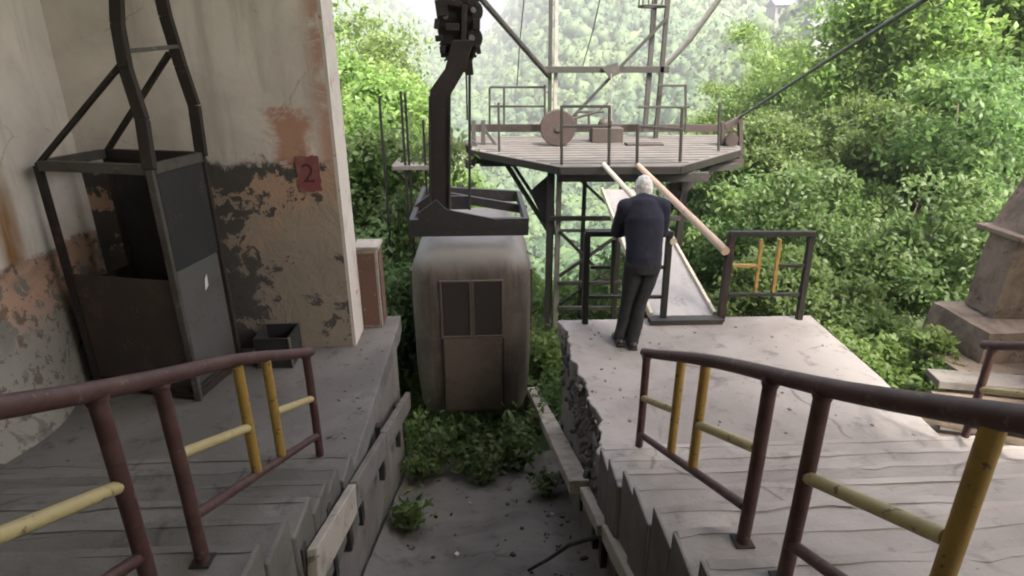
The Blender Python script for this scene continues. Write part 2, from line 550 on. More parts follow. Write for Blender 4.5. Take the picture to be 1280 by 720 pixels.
def thing(name, label, cat, loc=(0, 0, 0), group=None):
    o = bpy.data.objects.new(name, None)
    COL.objects.link(o)
    o.location = loc
    o.empty_display_size = 0.2
    tag(o, label, cat, group)
    return o


def tag(o, label, cat, group=None):
    o["label"] = label
    o["category"] = cat
    if group:
        o["group"] = group
    return o


def struct(o):
    o["kind"] = "structure"
    return o


# ------------------------------------------------------------------ terrain: one sheet out past the far hillside
def sstep(t):
    t = np.clip(t, 0, 1)
    return t * t * (3 - 2 * t)


def hgt(x, y):
    x, y = np.asarray(x, float), np.asarray(y, float)
    base = np.interp(y, [-200, 6.6, 8, 11, 18, 40, 110, 190, 330, 480, 640, 1000],
                     [-3.2, -3.2, -3.7, -4.6, -7.5, -17, -42, -40, 18, 95, 165, 190])
    ang = x / np.maximum(y, 1)
    crest = 0.30 + 0.70 * sstep((ang - 0.0) / 0.17) + 0.15 * sstep((-0.05 - ang) / 0.1)
    base = np.where(y > 190, -42 + (base + 42) * crest, base)
    right = np.maximum(x - 4.0, 0)
    base = base + np.minimum(right * 0.36, 6 + right * 0.26) * sstep((260 - y) / 160)
    base = base + np.clip(x - 30, 0, 110) * 0.62 * sstep((y - 50) / 60) * sstep((330 - y) / 160)
    left = np.maximum(-x - 2.5, 0)
    base = base + np.minimum(left * 0.3, 4 + 0.2 * left) * sstep((y - 3) / 8) * sstep((260 - y) / 160)
    bumps = 2.5 * np.sin(x * 0.031 + 1.3) * np.sin(y * 0.027) + 1.2 * np.sin(x * 0.083) * np.cos(y * 0.071 + 2)
    base = base + bumps * sstep((np.hypot(x, y) - 30) / 90)
    fold = 14 * np.sin(x * 0.021 + 0.6 * np.sin(y * 0.008)) * sstep((y - 200) / 120) * np.clip(crest, 0, 1)
    return base + fold


def build_terrain():
    n = 200
    t = np.linspace(-1, 1, n)
    gx = np.sign(t) * (np.abs(t) ** 2.6) * 900
    ty = np.linspace(0, 1, n)
    gy = -60 + 80 * ty + 960 * ty ** 3
    X, Y = np.meshgrid(gx, gy)
    Z = hgt(X, Y)
    vs = np.stack([X, Y, Z], -1).reshape(-1, 3)
    fs = [(j * n + i, j * n + i + 1, (j + 1) * n + i + 1, (j + 1) * n + i) for j in range(n - 1) for i in range(n - 1)]
    me = bpy.data.meshes.new("terrain")
    me.from_pydata(vs.tolist(), [], fs)
    me.materials.append(MATS["hill_ground"])
    me.shade_smooth()
    o = bpy.data.objects.new("terrain", me)
    COL.objects.link(o)
    struct(o)


build_terrain()

# ------------------------------------------------------------------ concrete landings, steps, channel
XR, XL = 0.79, -0.95           # inner edges of right and left landing
SLOPE = 0.44
TREAD, RISE = 0.30, 0.132


def jag_edge(x0, y0, y1, n, amp, rng):
    pts = []
    for i in range(n + 1):
        y = y0 + (y1 - y0) * i / n
        a = amp * (mnoise.noise(Vector((x0 * 3, y * 2.1, 0))) + 0.6 * mnoise.noise(Vector((x0, y * 7.0, 5))))
        j_ = .012 if amp > .02 else .002
        pts.append((x0 + a + rng.uniform(-j_, j_), y))
    return pts


def flight(name, label, xa, xb, inner, far, crumble):
    """landing slab + steps climbing towards the camera; xa inner edge, xb outer edge"""
    s = 1 if xb > xa else -1
    t = thing(name, label, "steps", ((xa + xb) / 2, 3.5, 0))
    mb = MB()
    e = jag_edge(xa, 3.5, far, 60, crumble, R)
    if crumble > 0.02:
        e = [(x + s * (0.05 if y > 3.7 else 0.0), y) for x, y in e]
    outer = [(xb, far), (xb - (0.16 if s > 0 else 0), 3.5)]
    if s > 0:
        outer = [(3.62, far), (3.55, 4.6), (3.42, 3.5)]
    poly = [(x, y, -0.20) for x, y in e] + [(x, y, -0.20) for x, y in outer]
    mb.prism(poly, (0, 0, 0.20))
    mb.build("landing", "landing_concrete" if s > 0 else "shaded_concrete", t, bevel=0.012)
    # supporting mass below the slab (set back) and wall beside the channel
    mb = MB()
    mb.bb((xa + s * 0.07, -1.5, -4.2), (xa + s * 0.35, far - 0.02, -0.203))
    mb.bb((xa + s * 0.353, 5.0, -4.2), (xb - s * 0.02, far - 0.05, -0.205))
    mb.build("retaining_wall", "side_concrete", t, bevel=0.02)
    k = 0
    y = 3.5
    while k < 13:
        z = RISE * (k + 1)
        mb = MB()
        ox = R.uniform(-.012, .012)
        nos = 0.018
        q = [(xa + ox + s * R.uniform(0, .02), y + nos, z), (xa + ox, y - TREAD, z), (xb, y - TREAD, z), (xb, y + nos, z)]
        # worn nosing: subdivide front edge
        front = []
        m_ = 26
        for i in range(m_ + 1):
            xx = xa + (xb - xa) * i / m_
            front.append((xx + (ox if i == 0 else 0), y + nos + 0.008 * mnoise.noise(Vector((xx * 3, k * 1.7, 0))) - (R.random() < 0.2) * R.uniform(.005, .022)))
        zt = z
        vs_top = [(a, b, zt) for a, b in front] + [(xb, y - TREAD + 0.02, zt), (xa + ox, y - TREAD + 0.02, zt)]
        mb.prism([(a, b, zt - 0.6) for a, b, c in vs_top], (0, 0, 0.6))
        mb.m[-1] = 1  # inner side face: shade put into a darker colour than the tread
        o_ = mb.build("step", ["step_concrete" if s > 0 else "shaded_concrete", "rough_shade_concrete"], t, bevel=0.014, jitter=0.004)
        st_ = o_
        mb = MB()
        ins = [(a + (0.02 * s if i == 0 else 0), b) for i, (a, b) in enumerate(front)]
        band = [(a, b - .012, z + .0025) for a, b in ins] + [(a, b - .055 - .012 * mnoise.noise(Vector((a * 5, k * 3.1, 2))), z + .0025) for a, b in reversed(ins)]
        mb.prism(band, (0, 0, .002))
        mb.build("worn_nosing", "nosing_pale" if s > 0 else "nosing_shaded", st_)
        y -= TREAD
        k += 1
    mb = MB()
    mb.bb((xa, y, RISE * 13 - 0.25), (xb, -3.4, RISE * 13 + RISE))
    mb.build("upper_landing", "step_concrete" if s > 0 else "shaded_concrete", t, bevel=0.01)
    return t


flight("concrete_stairs", "pale concrete steps running down to a bright landing with a broken edge", XR, 3.6, XR, 5.98, 0.075)
flight("concrete_stairs", "concrete steps and landing, coloured dark for shade, in front of the peeling plaster wall", XL, -3.6, XL, 6.18, 0.012)


def chan_z(y):
    return -1.2 - 0.355 * (y - 3.7)


mb = MB()
nx_, ny_ = 30, 60
vs, fs = [], []
for j in range(ny_ + 1):
    y = -1.5 + 8.3 * j / ny_
    for i in range(nx_ + 1):
        x = -0.98 + 1.95 * i / nx_
        edge = min(abs(x + 0.98), abs(x - 0.97))
        dz = 0.05 * mnoise.noise(Vector((x * 1.7, y * 1.7, 3))) + 0.02 * mnoise.noise(Vector((x * 6, y * 6, 1)))
        dz += 0.10 * max(0, 1 - edge / 0.22) ** 2
        vs.append((x, y, chan_z(y) + dz))
for j in range(ny_):
    for i in range(nx_):
        a = j * (nx_ + 1) + i
        fs.append((a, a + 1, a + nx_ + 2, a + nx_ + 1))
mb.add(vs, fs)
o = mb.build("channel_floor", "channel_concrete", None, smooth=True)
struct(o)

# gravel and litter on the channel floor: uncountable
mb = MB()
for i in range(130):
    y = 2.9 + 3.5 * R.random() ** 0.8
    x = R.choice([R.uniform(-0.9, 0.9), R.uniform(0.25, 0.9), R.uniform(0.5, 0.92)])
    z = chan_z(y) + 0.05 * mnoise.noise(Vector((x * 1.7, y * 1.7, 3)))
    sz = R.choice([0.008, 0.01, 0.012, 0.016, 0.02, 0.03])
    mb.box((x, y, z + sz * 0.4), (sz * R.uniform(1, 2.4), sz * R.uniform(.8, 1.6), sz), Matrix.Rotation(R.uniform(0, 3), 3, 'Z') @ Matrix.Rotation(R.uniform(-.5, .5), 3, 'X'), R.choice([0, 0, 1, 1, 1]) if i % 20 else 2)
o = mb.build("rubble", ["stone_chip", "rust_dark", "white_scrap"], None, jitter=0.003)
o["kind"] = "stuff"
tag(o, "scattered stone chips and litter on the channel floor", "rubble")

mb = MB()
for i in range(150):
    if i % 3:
        x, y, z = R.uniform(.95, 3.5), R.uniform(3.55, 5.8), 0.0
    else:
        x, y, z = R.uniform(-3.2, -1.05), R.uniform(3.6, 5.3), 0.0
    if R.random() < .35:
        x = R.choice([R.uniform(.9, 1.2), R.uniform(-1.25, -1.0)])
    sz = R.choice([.005, .007, .01, .014])
    mb.box((x, y, z + sz * .3), (sz * R.uniform(1, 3), sz * R.uniform(.8, 2), sz * .5), Matrix.Rotation(R.uniform(0, 3), 3, 'Z'), R.choice([0, 0, 1, 2]))
o = mb.build("litter", ["rough_shade_concrete", "grey_wood", "stone_chip"], None, jitter=0.002)
o["kind"] = "stuff"
tag(o, "fine grit and bits of leaf lying on the two landings", "litter")

# broken concrete lumps along the crumbled edge of the right landing
mb = MB()
nu, nv = 150, 40
vs, fs = [], []
for j in range(nv + 1):
    for i in range(nu + 1):
        y = 3.52 + 2.45 * i / nu
        z = -0.02 - 0.75 * j / nv
        q = Vector((0, y, z))
        h = mnoise.noise(q * 2.3) + .7 * mnoise.noise(q * 5.5) + .5 * abs(mnoise.noise(q * 12)) + .25 * mnoise.noise(q * 26)
        vs.append((XR + .055 + .055 * h + .05 * j / nv, y, z))
fs = [(j * (nu + 1) + i, j * (nu + 1) + i + 1, (j + 1) * (nu + 1) + i + 1, (j + 1) * (nu + 1) + i) for j in range(nv) for i in range(nu)]
mb.add(vs, fs)
for i in range(170):
    y = R.uniform(3.6, 5.95)
    d = R.random()
    sz = R.choice([.012, .018, .022, .03, .045])
    mb.ell((XR + .02 + .07 * R.random(), y, -.05 - .6 * d), (sz * R.uniform(.5, .9), sz * R.uniform(.7, 1.4), sz * R.uniform(.6, 1.1)), 6, 4, rot=Matrix.Rotation(R.uniform(0, 3), 3, 'X'))
o = mb.build("broken_concrete", "rough_shade_concrete", None, jitter=0.005)
o["kind"] = "stuff"
tag(o, "broken aggregate showing where the landing edge has crumbled", "rubble")


# ------------------------------------------------------------------ boards along the channel
def board(label, pts, wd, h, mat, posts, side, post_mat="dark_steel"):
    """bumper board following pts (top edge), with upright brackets behind it"""
    t = thing("bumper_board", label, "board", Vector(pts[0]), "boards along the channel walls")
    for a, b in zip(pts, pts[1:]):
        a, b = Vector(a), Vector(b)
        mb = MB()
        mb.bar(a - Vector((0, 0, h / 2)), b - Vector((0, 0, h / 2)), wd, h)
        mb.build("plank", mat, t, bevel=0.008, jitter=0.006)
    a, b = Vector(pts[0]), Vector(pts[-1])
    for f in posts:
        q = a.lerp(b, f)
        mb = MB()
        ztop = q.z + R.uniform(-0.06, 0.07)
        mb.bb((q.x + side * (wd / 2 + 0.003), q.y - 0.035, q.z - 0.5), (q.x + side * (wd / 2 + 0.05), q.y + 0.035, ztop))
        mb.build("bracket", post_mat, t, bevel=0.004)
    return t


def RB(x, y):
    return (x, y, -0.53 - 0.398 * (y - 3.92))


board("long pale plank running down the right channel wall to the cabin", [RB(.745, 8.6), RB(.745, 6.6), RB(.745, 5.2), RB(.745, 3.98)], 0.18, 0.10, "pale_wood", [0.3, 0.45, 0.6, 0.75, 0.9], 1)
board("short splintered plank below the gap in the right channel wall", [RB(.765, 3.84), RB(.76, 3.28)], 0.08, 0.10, "pale_wood", [0.3, 0.85], 1, "rust_dark")
board("plank end leaving the picture at the bottom, right channel wall", [RB(.785, 3.12), RB(.785, 2.2)], 0.07, 0.12, "pale_wood", [0.2, 0.7], 1, "rust_dark")
mb = MB()
mb.bb((.72, 3.16, -.34), (.90, 3.27, -.25))
tag(mb.build("wood_block", "pale_wood", None, bevel=0.008), "short wooden block jammed between two planks on the right channel wall", "block")


def LB(x, y):
    return (x, y, 0.07 - 0.345 * (y - 3.26))


board("weathered pale plank on the left channel wall, nearest piece", [LB(-.90, 2.36), LB(-.90, 3.25)], 0.055, 0.20, "pale_wood", [0.03, 0.55, 0.97], -1)
board("dark grey plank on the left channel wall, beside the cabin", [LB(-.90, 3.27), LB(-.90, 4.4), LB(-.90, 5.95)], 0.055, 0.19, "grey_wood", [0.12, 0.45, 0.8], -1)

# broken rod sticking out over the channel
mb = MB()
mb.path([at(755, 668, x=0.80), (0.62, 3.62, -0.86), (0.45, 3.6, -0.98), at(660, 713, y=3.62)], [0.016, 0.016, 0.014, 0.013], 8)
tag(mb.build("metal_rod", "dark_steel", None, smooth=True), "thin bent dark rod sticking out from the right channel wall", "rod")


# ------------------------------------------------------------------ pipe railings on the stairs
def rz(y):
    return max(0.0, SLOPE * (3.5 - y))


def stair_rail(x, label, y_end=3.5, panels=2, top=0.87, slope=0.453):
    t = thing("stair_railing", label, "railing", (x, y_end, 0), "painted pipe railings down the stairs")
    ys = [(3.50, 1.92, 2.86, 2.53), (1.60, 0.02, 1.02, 0.69), (-0.28, -1.8, -0.8, -1.1)]
    def zt(y): return top + slope * (3.52 - y)
    mb = MB()
    pts = [(x + 0.006 * math.sin(y * 4), y, zt(y) + 0.012 * math.sin(y * 3.1)) for y in np.linspace(3.58, ys[panels - 1][1] - .1, 22)]
    mb.path([tuple(q) for q in pts], 0.031, 14)
    mb.build("top_rail", "maroon_paint", t, smooth=True)
    for i in range(panels):
        a, b, c, d = ys[i]
        for k, yy in enumerate((a, b)):
            mb = MB()
            mb.path([(x, yy, rz(yy) - 0.05), (x + .004, yy, zt(yy) - .5), (x, yy, zt(yy) - 0.01)], 0.027, 12)
            po = mb.build("post", "maroon_paint", t, smooth=True)
            z_ = RISE * max(0, math.ceil((3.5 - yy) / TREAD - 0.02)) if yy < 3.45 else 0.0
            MB().bb((x - .040, yy - .040, z_ + .003), (x + .040, yy + .040, z_ + .011)).build("base_plate", "rust_dark", po, bevel=0.003)
            mb = MB()
            mb.path([(x, yy, zt(yy) - .052), (x, yy, zt(yy) - .03)], [.030, .036], 12)
            mb.build("weld", "maroon_paint", po, smooth=True)
        for yy in (c, d):
            mb = MB()
            mb.path([(x, yy, zt(yy) - 0.615), (x, yy, zt(yy) - 0.02)], 0.025, 12)
            mb.build("baluster", "yellow_paint", t, smooth=True)
        mb = MB()
        mb.path([(x, a - .02, zt(a) - 0.635), (x, b + .02, zt(b) - 0.635)], 0.022, 12)
        mb.build("bottom_rail", "maroon_paint", t, smooth=True)
        for p_, q_ in ((a, c), (d, b)):
            mb = MB()
            mb.path([(x, p_ - .02, zt(p_) - 0.345), (x, q_ + .02, zt(q_) - 0.345)], 0.022, 12)
            mb.build("middle_bar", "pale_yellow_paint", t, smooth=True)
    return t


stair_rail(1.06, "maroon pipe railing with yellow bars on the bright steps right of the channel")
stair_rail(-1.16, "maroon pipe railing with yellow bars in front of the basket and the peeling wall", top=0.93, slope=0.447)
stair_rail(3.44, "maroon pipe railing standing before the stone plinth at the far edge of the bright steps", 3.5, 2)

# ------------------------------------------------------------------ the station building on the left
bld = thing("station_building", "station building with dirty white plaster flaking to salmon and grey", "building", (-3.4, 5.45, 0))


def rough_wall(nu, nv, corner, du, dv, nrm, amp, bulge=None):
    vs, fs = [], []
    c, du, dv, nrm = map(Vector, (corner, du, dv, nrm))
    for j in range(nv + 1):
        for i in range(nu + 1):
            q = c + du * (i / nu) + dv * (j / nv)
            h = amp * (mnoise.noise(q * 0.9) + 0.45 * mnoise.noise(q * 3.1))
            if bulge:
                h += bulge(q)
            vs.append(q + nrm * h)
    for j in range(nv):
        for i in range(nu):
            a = j * (nu + 1) + i
            fs.append((a, a + 1, a + nu + 2, a + nu + 1))
    return vs, fs


mb = MB()
vs, fs = rough_wall(46, 110, (-3.62, 5.45, -0.05), (2.29, 0, 0), (0, 0, 8.0), (0, -1, 0), 0.004)
mb.add(vs, fs)
mb.build("back_wall", "plaster_back", bld, smooth=True, label="plaster wall with a red painted number and salmon patches")
mb = MB()
mb.bb((-3.75, 5.475, -3.0), (-1.333, 5.90, 8.0))
mb.bb((-1.333, 5.452, -0.04), (-1.30, 5.86, 8.0))
mb.build("wall_end", "plaster_end" if "plaster_end" in MATS else "house_wall", bld)
mb = MB()
vs, fs = rough_wall(70, 80, (-3.52, -3.4, -0.05), (-0.03, 8.87, 0), (0.12, 0, 8.0), (1, 0, 0), 0.02,
                    lambda q: 0.20 * math.exp(-((q.y - 4.1) / 0.55) ** 2) * max(0, 1 - q.z / 1.15) ** 0.8 if q.z < 1.15 else 0.0)
mb.add(vs, fs)
mb.build("side_wall", "plaster_left", bld, smooth=True)
mb = MB()
mb.bb((-3.9, -3.4, -3.0), (-3.66, 5.90, 8.0))
mb.build("outer_wall", "roof_slab", bld)
mb = MB()
mb.bb((-3.9, -3.65, -1.0), (6.4, -3.4, 8.0))
mb.build("rear_wall", "roof_slab", bld)
mb = MB()
mb.bb((-3.95, -3.7, 8.003), (6.3, 5.6, 8.25))
mb.build("roof", "roof_slab", bld)
# painted red square with the number, flush on the plaster
s0, s1 = at(367, 196, y=5.42), at(402, 240, y=5.42)
mb = MB()
ol = []
for (xa_, za_), (xb_, zb_) in (((s0.x, s1.z), (s1.x, s1.z)), ((s1.x, s1.z), (s1.x, s0.z)), ((s1.x, s0.z), (s0.x, s0.z)), ((s0.x, s0.z), (s0.x, s1.z))):
    for k in range(12):
        f_ = k / 12
        ol.append((xa_ + (xb_ - xa_) * f_ + R.gauss(0, .005), 5.4395, za_ + (zb_ - za_) * f_ + R.gauss(0, .005)))
mb.prism(ol, (0, .03, 0))
sg = mb.build("painted_square", "sign_red", bld, label="faded red painted square with a 2 on the plaster")
cu = bpy.data.curves.new("number", 'FONT')
cu.body = "2"
cu.size = 0.24
cu.extrude = 0.0006
cu.align_x, cu.align_y = 'CENTER', 'CENTER'
cu.materials.append(MATS["sign_ink"])
_t = bpy.data.objects.new("number_curve", cu)
COL.objects.link(_t)
bpy.context.view_layer.update()
nm_ = bpy.data.meshes.new_from_object(_t.evaluated_get(bpy.context.evaluated_depsgraph_get()))
bpy.data.objects.remove(_t)
tx = bpy.data.objects.new("number", nm_)
COL.objects.link(tx)
tx.parent = sg
tx.location = Vector((s0.x + s1.x, 2 * 5.4375, s0.z + s1.z)) / 2 - bld.location
tx.rotation_euler = (math.pi / 2, 0, 0)

# rusty cabinet at the end of the left landing
t = thing("rusty_cabinet", "narrow rust brown cabinet standing against the end of the plaster wall", "cabinet", (-1.2, 5.98, 0))
mb = MB()
mb.bb((-1.32, 5.88, 0.0), (-1.10, 6.14, 0.86))
mb.build("body", "pale_wood", t, bevel=0.01)
mb = MB()
mb.bb((-1.296, 5.868, 0.03), (-1.124, 5.877, 0.83))
mb.build("door", "cabinet_rust", t, bevel=0.003)
mb = MB()
mb.bb((-1.095, 5.91, 0.03), (-1.088, 6.11, 0.83))
mb.build("side_panel", "cabinet_rust", t)
mb = MB()
mb.bb((-1.34, 5.86, 0.862), (-1.08, 6.16, 0.90))
mb.build("lid", "pale_wood", t, bevel=0.006)

# ------------------------------------------------------------------ derelict inspection basket leaning in the corner
t = thing("work_basket", "derelict dark steel basket with a tall hanger frame standing in the plaster corner", "basket", (-2.9, 4.9, 0))
FR, FL, BR, BL = Vector((-2.42, 4.49, 0)), Vector((-3.36, 4.72, 0)), Vector((-2.31, 5.10, 0)), Vector((-3.2, 5.32, 0))
HT = 1.93
H = Vector((0, 0, HT))


def bar_part(name, p, q, wd, h, mat, parent, label=None, up=(0, 0, 1), bev=0.004):
    return MB().bar(p, q, wd, h, up).build(name, mat, parent, bevel=bev, label=label)


for q, m_ in ((FR, "worn_steel"), (FL, "rust_dark"), (BR, "rust_dark"), (BL, "rust_dark")):
    bar_part("post", q, q + H, 0.05, 0.05, m_, t)
for p_, q_, m_ in ((FL, FR, "worn_steel"), (FR, BR, "worn_steel"), (BR, BL, "rust_dark"), (BL, FL, "worn_steel")):
    d = (q_ - p_).normalized() * 0.027
    bar_part("top_rail", p_ + H + d, q_ + H - d, 0.055, 0.075, m_, t)
    bar_part("sill_rail", p_ + d + Vector((0, 0, .05)), q_ - d + Vector((0, 0, .05)), 0.05, 0.06, "rust_dark", t)


def panel(name, p, q, z0, z1, th, mat, inset=0.03, z1b=None):
    p, q = Vector(p), Vector(q)
    d = (q - p).normalized()
    n = Vector((-d.y, d.x, 0)) * th
    a, b = p + d * inset, q - d * inset
    z1b = z1 if z1b is None else z1b
    mb = MB()
    mb.prism([a + Vector((0, 0, z0)), b + Vector((0, 0, z0)), b + Vector((0, 0, z1b)), a + Vector((0, 0, z1))], n)
    return mb.build(name, mat, t, bevel=0.003)


panel("front_panel", FL, FR, 0.085, 1.06, 0.015, "basket_panel")
panel("side_panel", FR, BR, 0.085, 1.12, 0.015, "basket_grey")
panel("upper_side_shade", FR + (BR - FR) * .02, BR, 1.13, HT - 0.04, -0.012, "basket_black")  # dark sheet standing for the shade inside the open upper side
panel("rear_panel", BR, BL, 0.085, HT - 0.04, 0.012, "basket_black")
panel("far_side_panel", BL, FL, 0.085, 0.95, 0.012, "basket_panel")
mb = MB()
mb.prism([q + Vector((0, 0, 0.1)) for q in (FL, FR, BR, BL)], (0, 0, 0.03))
mb.build("floor_plate", "basket_black", t)
# hanger arms
ca = (FR + FL) / 2 + H
A0 = [FR + H, at(178, 150, y=4.6), at(157, 85, y=4.72), at(147, 30, y=4.85), at(145, -30, y=4.95), at(146, -170, y=5.0)]
A1 = [BR + H, at(243, 132, y=5.12), at(226, 82, y=5.12), at(207, 20, y=5.12), at(198, -20, y=5.12), at(188, -170, y=5.1)]
for ps in (A0, A1):
    mb = MB()
    for a, b in zip(ps, ps[1:]):
        mb.bar(a, b, 0.085, 0.06, (0, 1, 0))
    mb.build("hanger_arm", "rust_dark", t, bevel=0.005)
bar_part("brace", FL + H, at(150, 82, y=4.74), 0.045, 0.035, "rust_dark", t)
bar_part("brace", BL + H, at(212, 66, y=5.1), 0.045, 0.035, "rust_dark", t)
bar_part("rung", at(158, 64, y=4.8), at(222, 58, y=5.1), 0.03, 0.03, "worn_steel", t)
# chalky paper scrap on the grey side panel
d = (BR - FR).normalized()
nrm = Vector((d.y, -d.x, 0))
q = at(255, 366, y=4.80)
q = FR + d * 0.33 + nrm * 0.006 + Vector((0, 0, 0.86))
mb = MB()
mb.prism([q, q + d * 0.05 + Vector((0, 0, .03)), q + d * 0.055 + Vector((0, 0, .13)), q + d * 0.02 + Vector((0, 0, .10))], nrm * 0.004)
mb.build("paper_scrap", "white_scrap", t)

# small crate against the wall
t = thing("small_crate", "small dark open crate on the landing between the basket and the wall", "crate", (-2.2, 5.2, 0))
cx0, cx1, cy0, cy1, ch = -2.12, -1.80, 5.02, 5.36, 0.30
for a, b in (((cx0, cy0, 0), (cx1, cy0 + .015, ch)), ((cx0, cy1 - .015, 0), (cx1, cy1, ch)),
             ((cx0, cy0 + .017, 0), (cx0 + .015, cy1 - .017, ch)), ((cx1 - .015, cy0 + .017, 0), (cx1, cy1 - .017, ch))):
    MB().bb(a, b).build("side_panel", "basket_black", t)
MB().bb((cx0 + .017, cy0 + .017, .01), (cx1 - .017, cy1 - .017, .03)).build("bottom_panel", "basket_black", t)
bar_part("corner_strip", (cx1 + .004, cy0 - .004, 0), (cx1 + .004, cy0 - .004, ch + .01), 0.018, 0.018, "grey_steel", t)

# ------------------------------------------------------------------ railing sections at the end of the bright landing
YE = 5.88


def sec_bar(parent, name, p, q, wd, mat, y=YE):
    a, b = at(p[0], p[1], y=y), at(q[0], q[1], y=y)
    return bar_part(name, a, b, wd, wd, mat, parent)


t = thing("end_railing", "dark olive railing section the man in navy leans on", "railing", (1.5, YE, 0), "railing sections at the landing end")
for a in (((734, 291), (731, 408)), ((837, 291), (828, 406))):
    sec_bar(t, "post", *a, 0.062, "olive_steel")
sec_bar(t, "top_rail", (732, 292), (841, 292), 0.055, "olive_steel", YE - 0.02)
sec_bar(t, "baluster", (767, 299), (765, 366), 0.036, "olive_steel")
sec_bar(t, "baluster", (806, 299), (802, 366), 0.036, "olive_steel")
sec_bar(t, "middle_bar", (738, 334), (763, 334), 0.034, "olive_steel")
sec_bar(t, "middle_bar", (806, 334), (831, 334), 0.034, "olive_steel")
sec_bar(t, "bottom_rail", (736, 371), (827, 371), 0.036, "olive_steel")

t = thing("end_railing", "railing section with two yellow balusters beside the gangway, green bushes behind", "railing", (2.95, YE, 0), "railing sections at the landing end")
sec_bar(t, "post", (915, 292), (900, 404), 0.070, "rust_red")
sec_bar(t, "post", (1015, 292), (997, 407), 0.060, "olive_steel")
sec_bar(t, "top_rail", (912, 292), (1020, 292), 0.055, "olive_steel", YE - 0.02)
sec_bar(t, "baluster", (952, 299), (944, 365), 0.034, "yellow_paint")
sec_bar(t, "baluster", (975, 299), (966, 365), 0.034, "yellow_paint")
sec_bar(t, "middle_bar", (915, 332), (947, 332), 0.034, "yellow_paint")
sec_bar(t, "middle_bar", (973, 332), (1007, 332), 0.034, "olive_steel")
sec_bar(t, "bottom_rail", (910, 368), (1000, 368), 0.036, "olive_steel")

# ------------------------------------------------------------------ gangway from the landing to the service platform
t = thing("gangway", "narrow pale gangway with two sloping handrails leading to the steel platform", "gangway", (2.15, 6.0, 0))
ga, gb = Vector((2.15, 5.92, 0.03)), Vector((2.3, 9.75, 0.62))
mb = MB().bar(ga, gb, 0.66, 0.05)
mb.build("deck", "gang_concrete", t, bevel=0.005)
for s_, m_ in ((-1, "pale_rail"), (1, "pale_rail")):
    o_ = Vector((s_ * 0.35, 0, 0.02))
    bar_part("edge_beam", ga + o_, gb + o_, 0.035, 0.09, m_, t)
bar_part("threshold", Vector((1.76, 5.84, 0.03)), Vector((2.55, 5.84, 0.03)), 0.13, 0.06, "dark_steel", t)
mb = MB()
mb.path([at(907, 314, y=5.84), at(798, 207, y=9.85)], 0.045, 12)
mb.build("handrail", "beige_rail", t, smooth=True, label="thick beige handrail")
mb = MB()
mb.path([at(842, 302, y=5.84), at(755, 206, y=9.85)], 0.038, 12)
mb.build("handrail", "pale_rail", t, smooth=True, label="thin pale handrail")

# ------------------------------------------------------------------ service platform on its steel tower
tw = thing("steel_platform", "rusty steel service platform raised on a lattice tower beyond the landing", "platform", (2.3, 12, -8))
DZ = 1.0


def D(px, py, y):
    return at(px, py, y=y)


YB = 14.0
dl, dr = D(590, 165, YB).x, D(926, 165, YB).x
deck_poly = [(1.26, 9.90, DZ - .07), (3.26, 9.86, DZ - .07), (5.0, 11.65, DZ - .07), (dr, YB, DZ - .07), (dl, YB, DZ - .07), (-.22, 11.9, DZ - .07)]
MB().prism(deck_poly, (0, 0, .07)).build("deck", "deck_boards", tw, bevel=0.006)
mb = MB()
for i in range(13):
    y = 10.15 + i * 0.29
    x0 = np.interp(y, [9.9, 11.9, 14], [1.26, -.22, dl]) + .05
    x1 = np.interp(y, [9.86, 11.65, 14], [3.26, 5.0, dr]) - .05
    mb.bb((x0, y, DZ + .004), (x1, y + 0.012, DZ + .012))
mb.build("deck_seams", "dark_steel", tw)


def tb(name, p, q, wd, h, mat, label=None):
    return bar_part(name, p, q, wd, h, mat, tw, label, bev=0.006)


for a, b in zip(deck_poly, deck_poly[1:] + deck_poly[:1]):
    a, b = Vector(a), Vector(b)
    off = Vector((0, 0, 0.0))
    tb("edge_beam", a + off, b + off, 0.06, 0.13, "olive_steel")
tb("rear_beam", D(588, 160, YB + .1), D(926, 160, YB + .1), 0.10, 0.17, "rust_red", "red brown beam along the back of the deck")
# ends of the rear beam: pulley brackets
mb = MB()
for px in (592, 604):
    mb.bar(D(px, 150, 12.6), D(px, 200, 12.6), 0.09, 0.10)
mb.bar(D(588, 200, 12.6), D(692, 201, 12.4), 0.10, 0.14)
mb.bar(D(604, 160, 12.6), D(625, 188, 12.6), 0.06, 0.06)
mb.build("end_bracket", "dark_steel", tw, bevel=0.006)
mb = MB()
mb.path([D(587, 185, 12.4) + Vector((0, -.05, 0)), D(587, 185, 12.4) + Vector((0, .05, 0))], 0.17, 16)
mb.path([D(587, 203, 12.4) + Vector((0, -.05, 0)), D(587, 203, 12.4) + Vector((0, .05, 0))], 0.13, 16)
mb.path([D(563, 181, 12.3), D(590, 180, 12.3)], [0.02, 0.11], 10)
mb.build("pulley", "dark_steel", tw, smooth=True)
mb = MB()
for px in (903, 925):
    mb.bar(D(px, 152, 12.2), D(px, 206, 12.2), 0.08, 0.12)
mb.bar(D(900, 190, 12.2), D(928, 190, 12.2), 0.14, 0.10)
mb.bar(D(905, 158, 12.2), D(926, 148, 12.2), 0.14, 0.10)
mb.bar(D(846, 206, 12.0), D(928, 204, 12.2), 0.10, 0.18)
mb.build("end_bracket", "rust_dark", tw, bevel=0.006)
mb = MB()
mb.path([D(914, 175, 12.1) + Vector((0, -.05, 0)), D(914, 175, 12.1) + Vector((0, .05, 0))], 0.13, 16)
mb.build("pulley", "rust_red", tw, smooth=True)
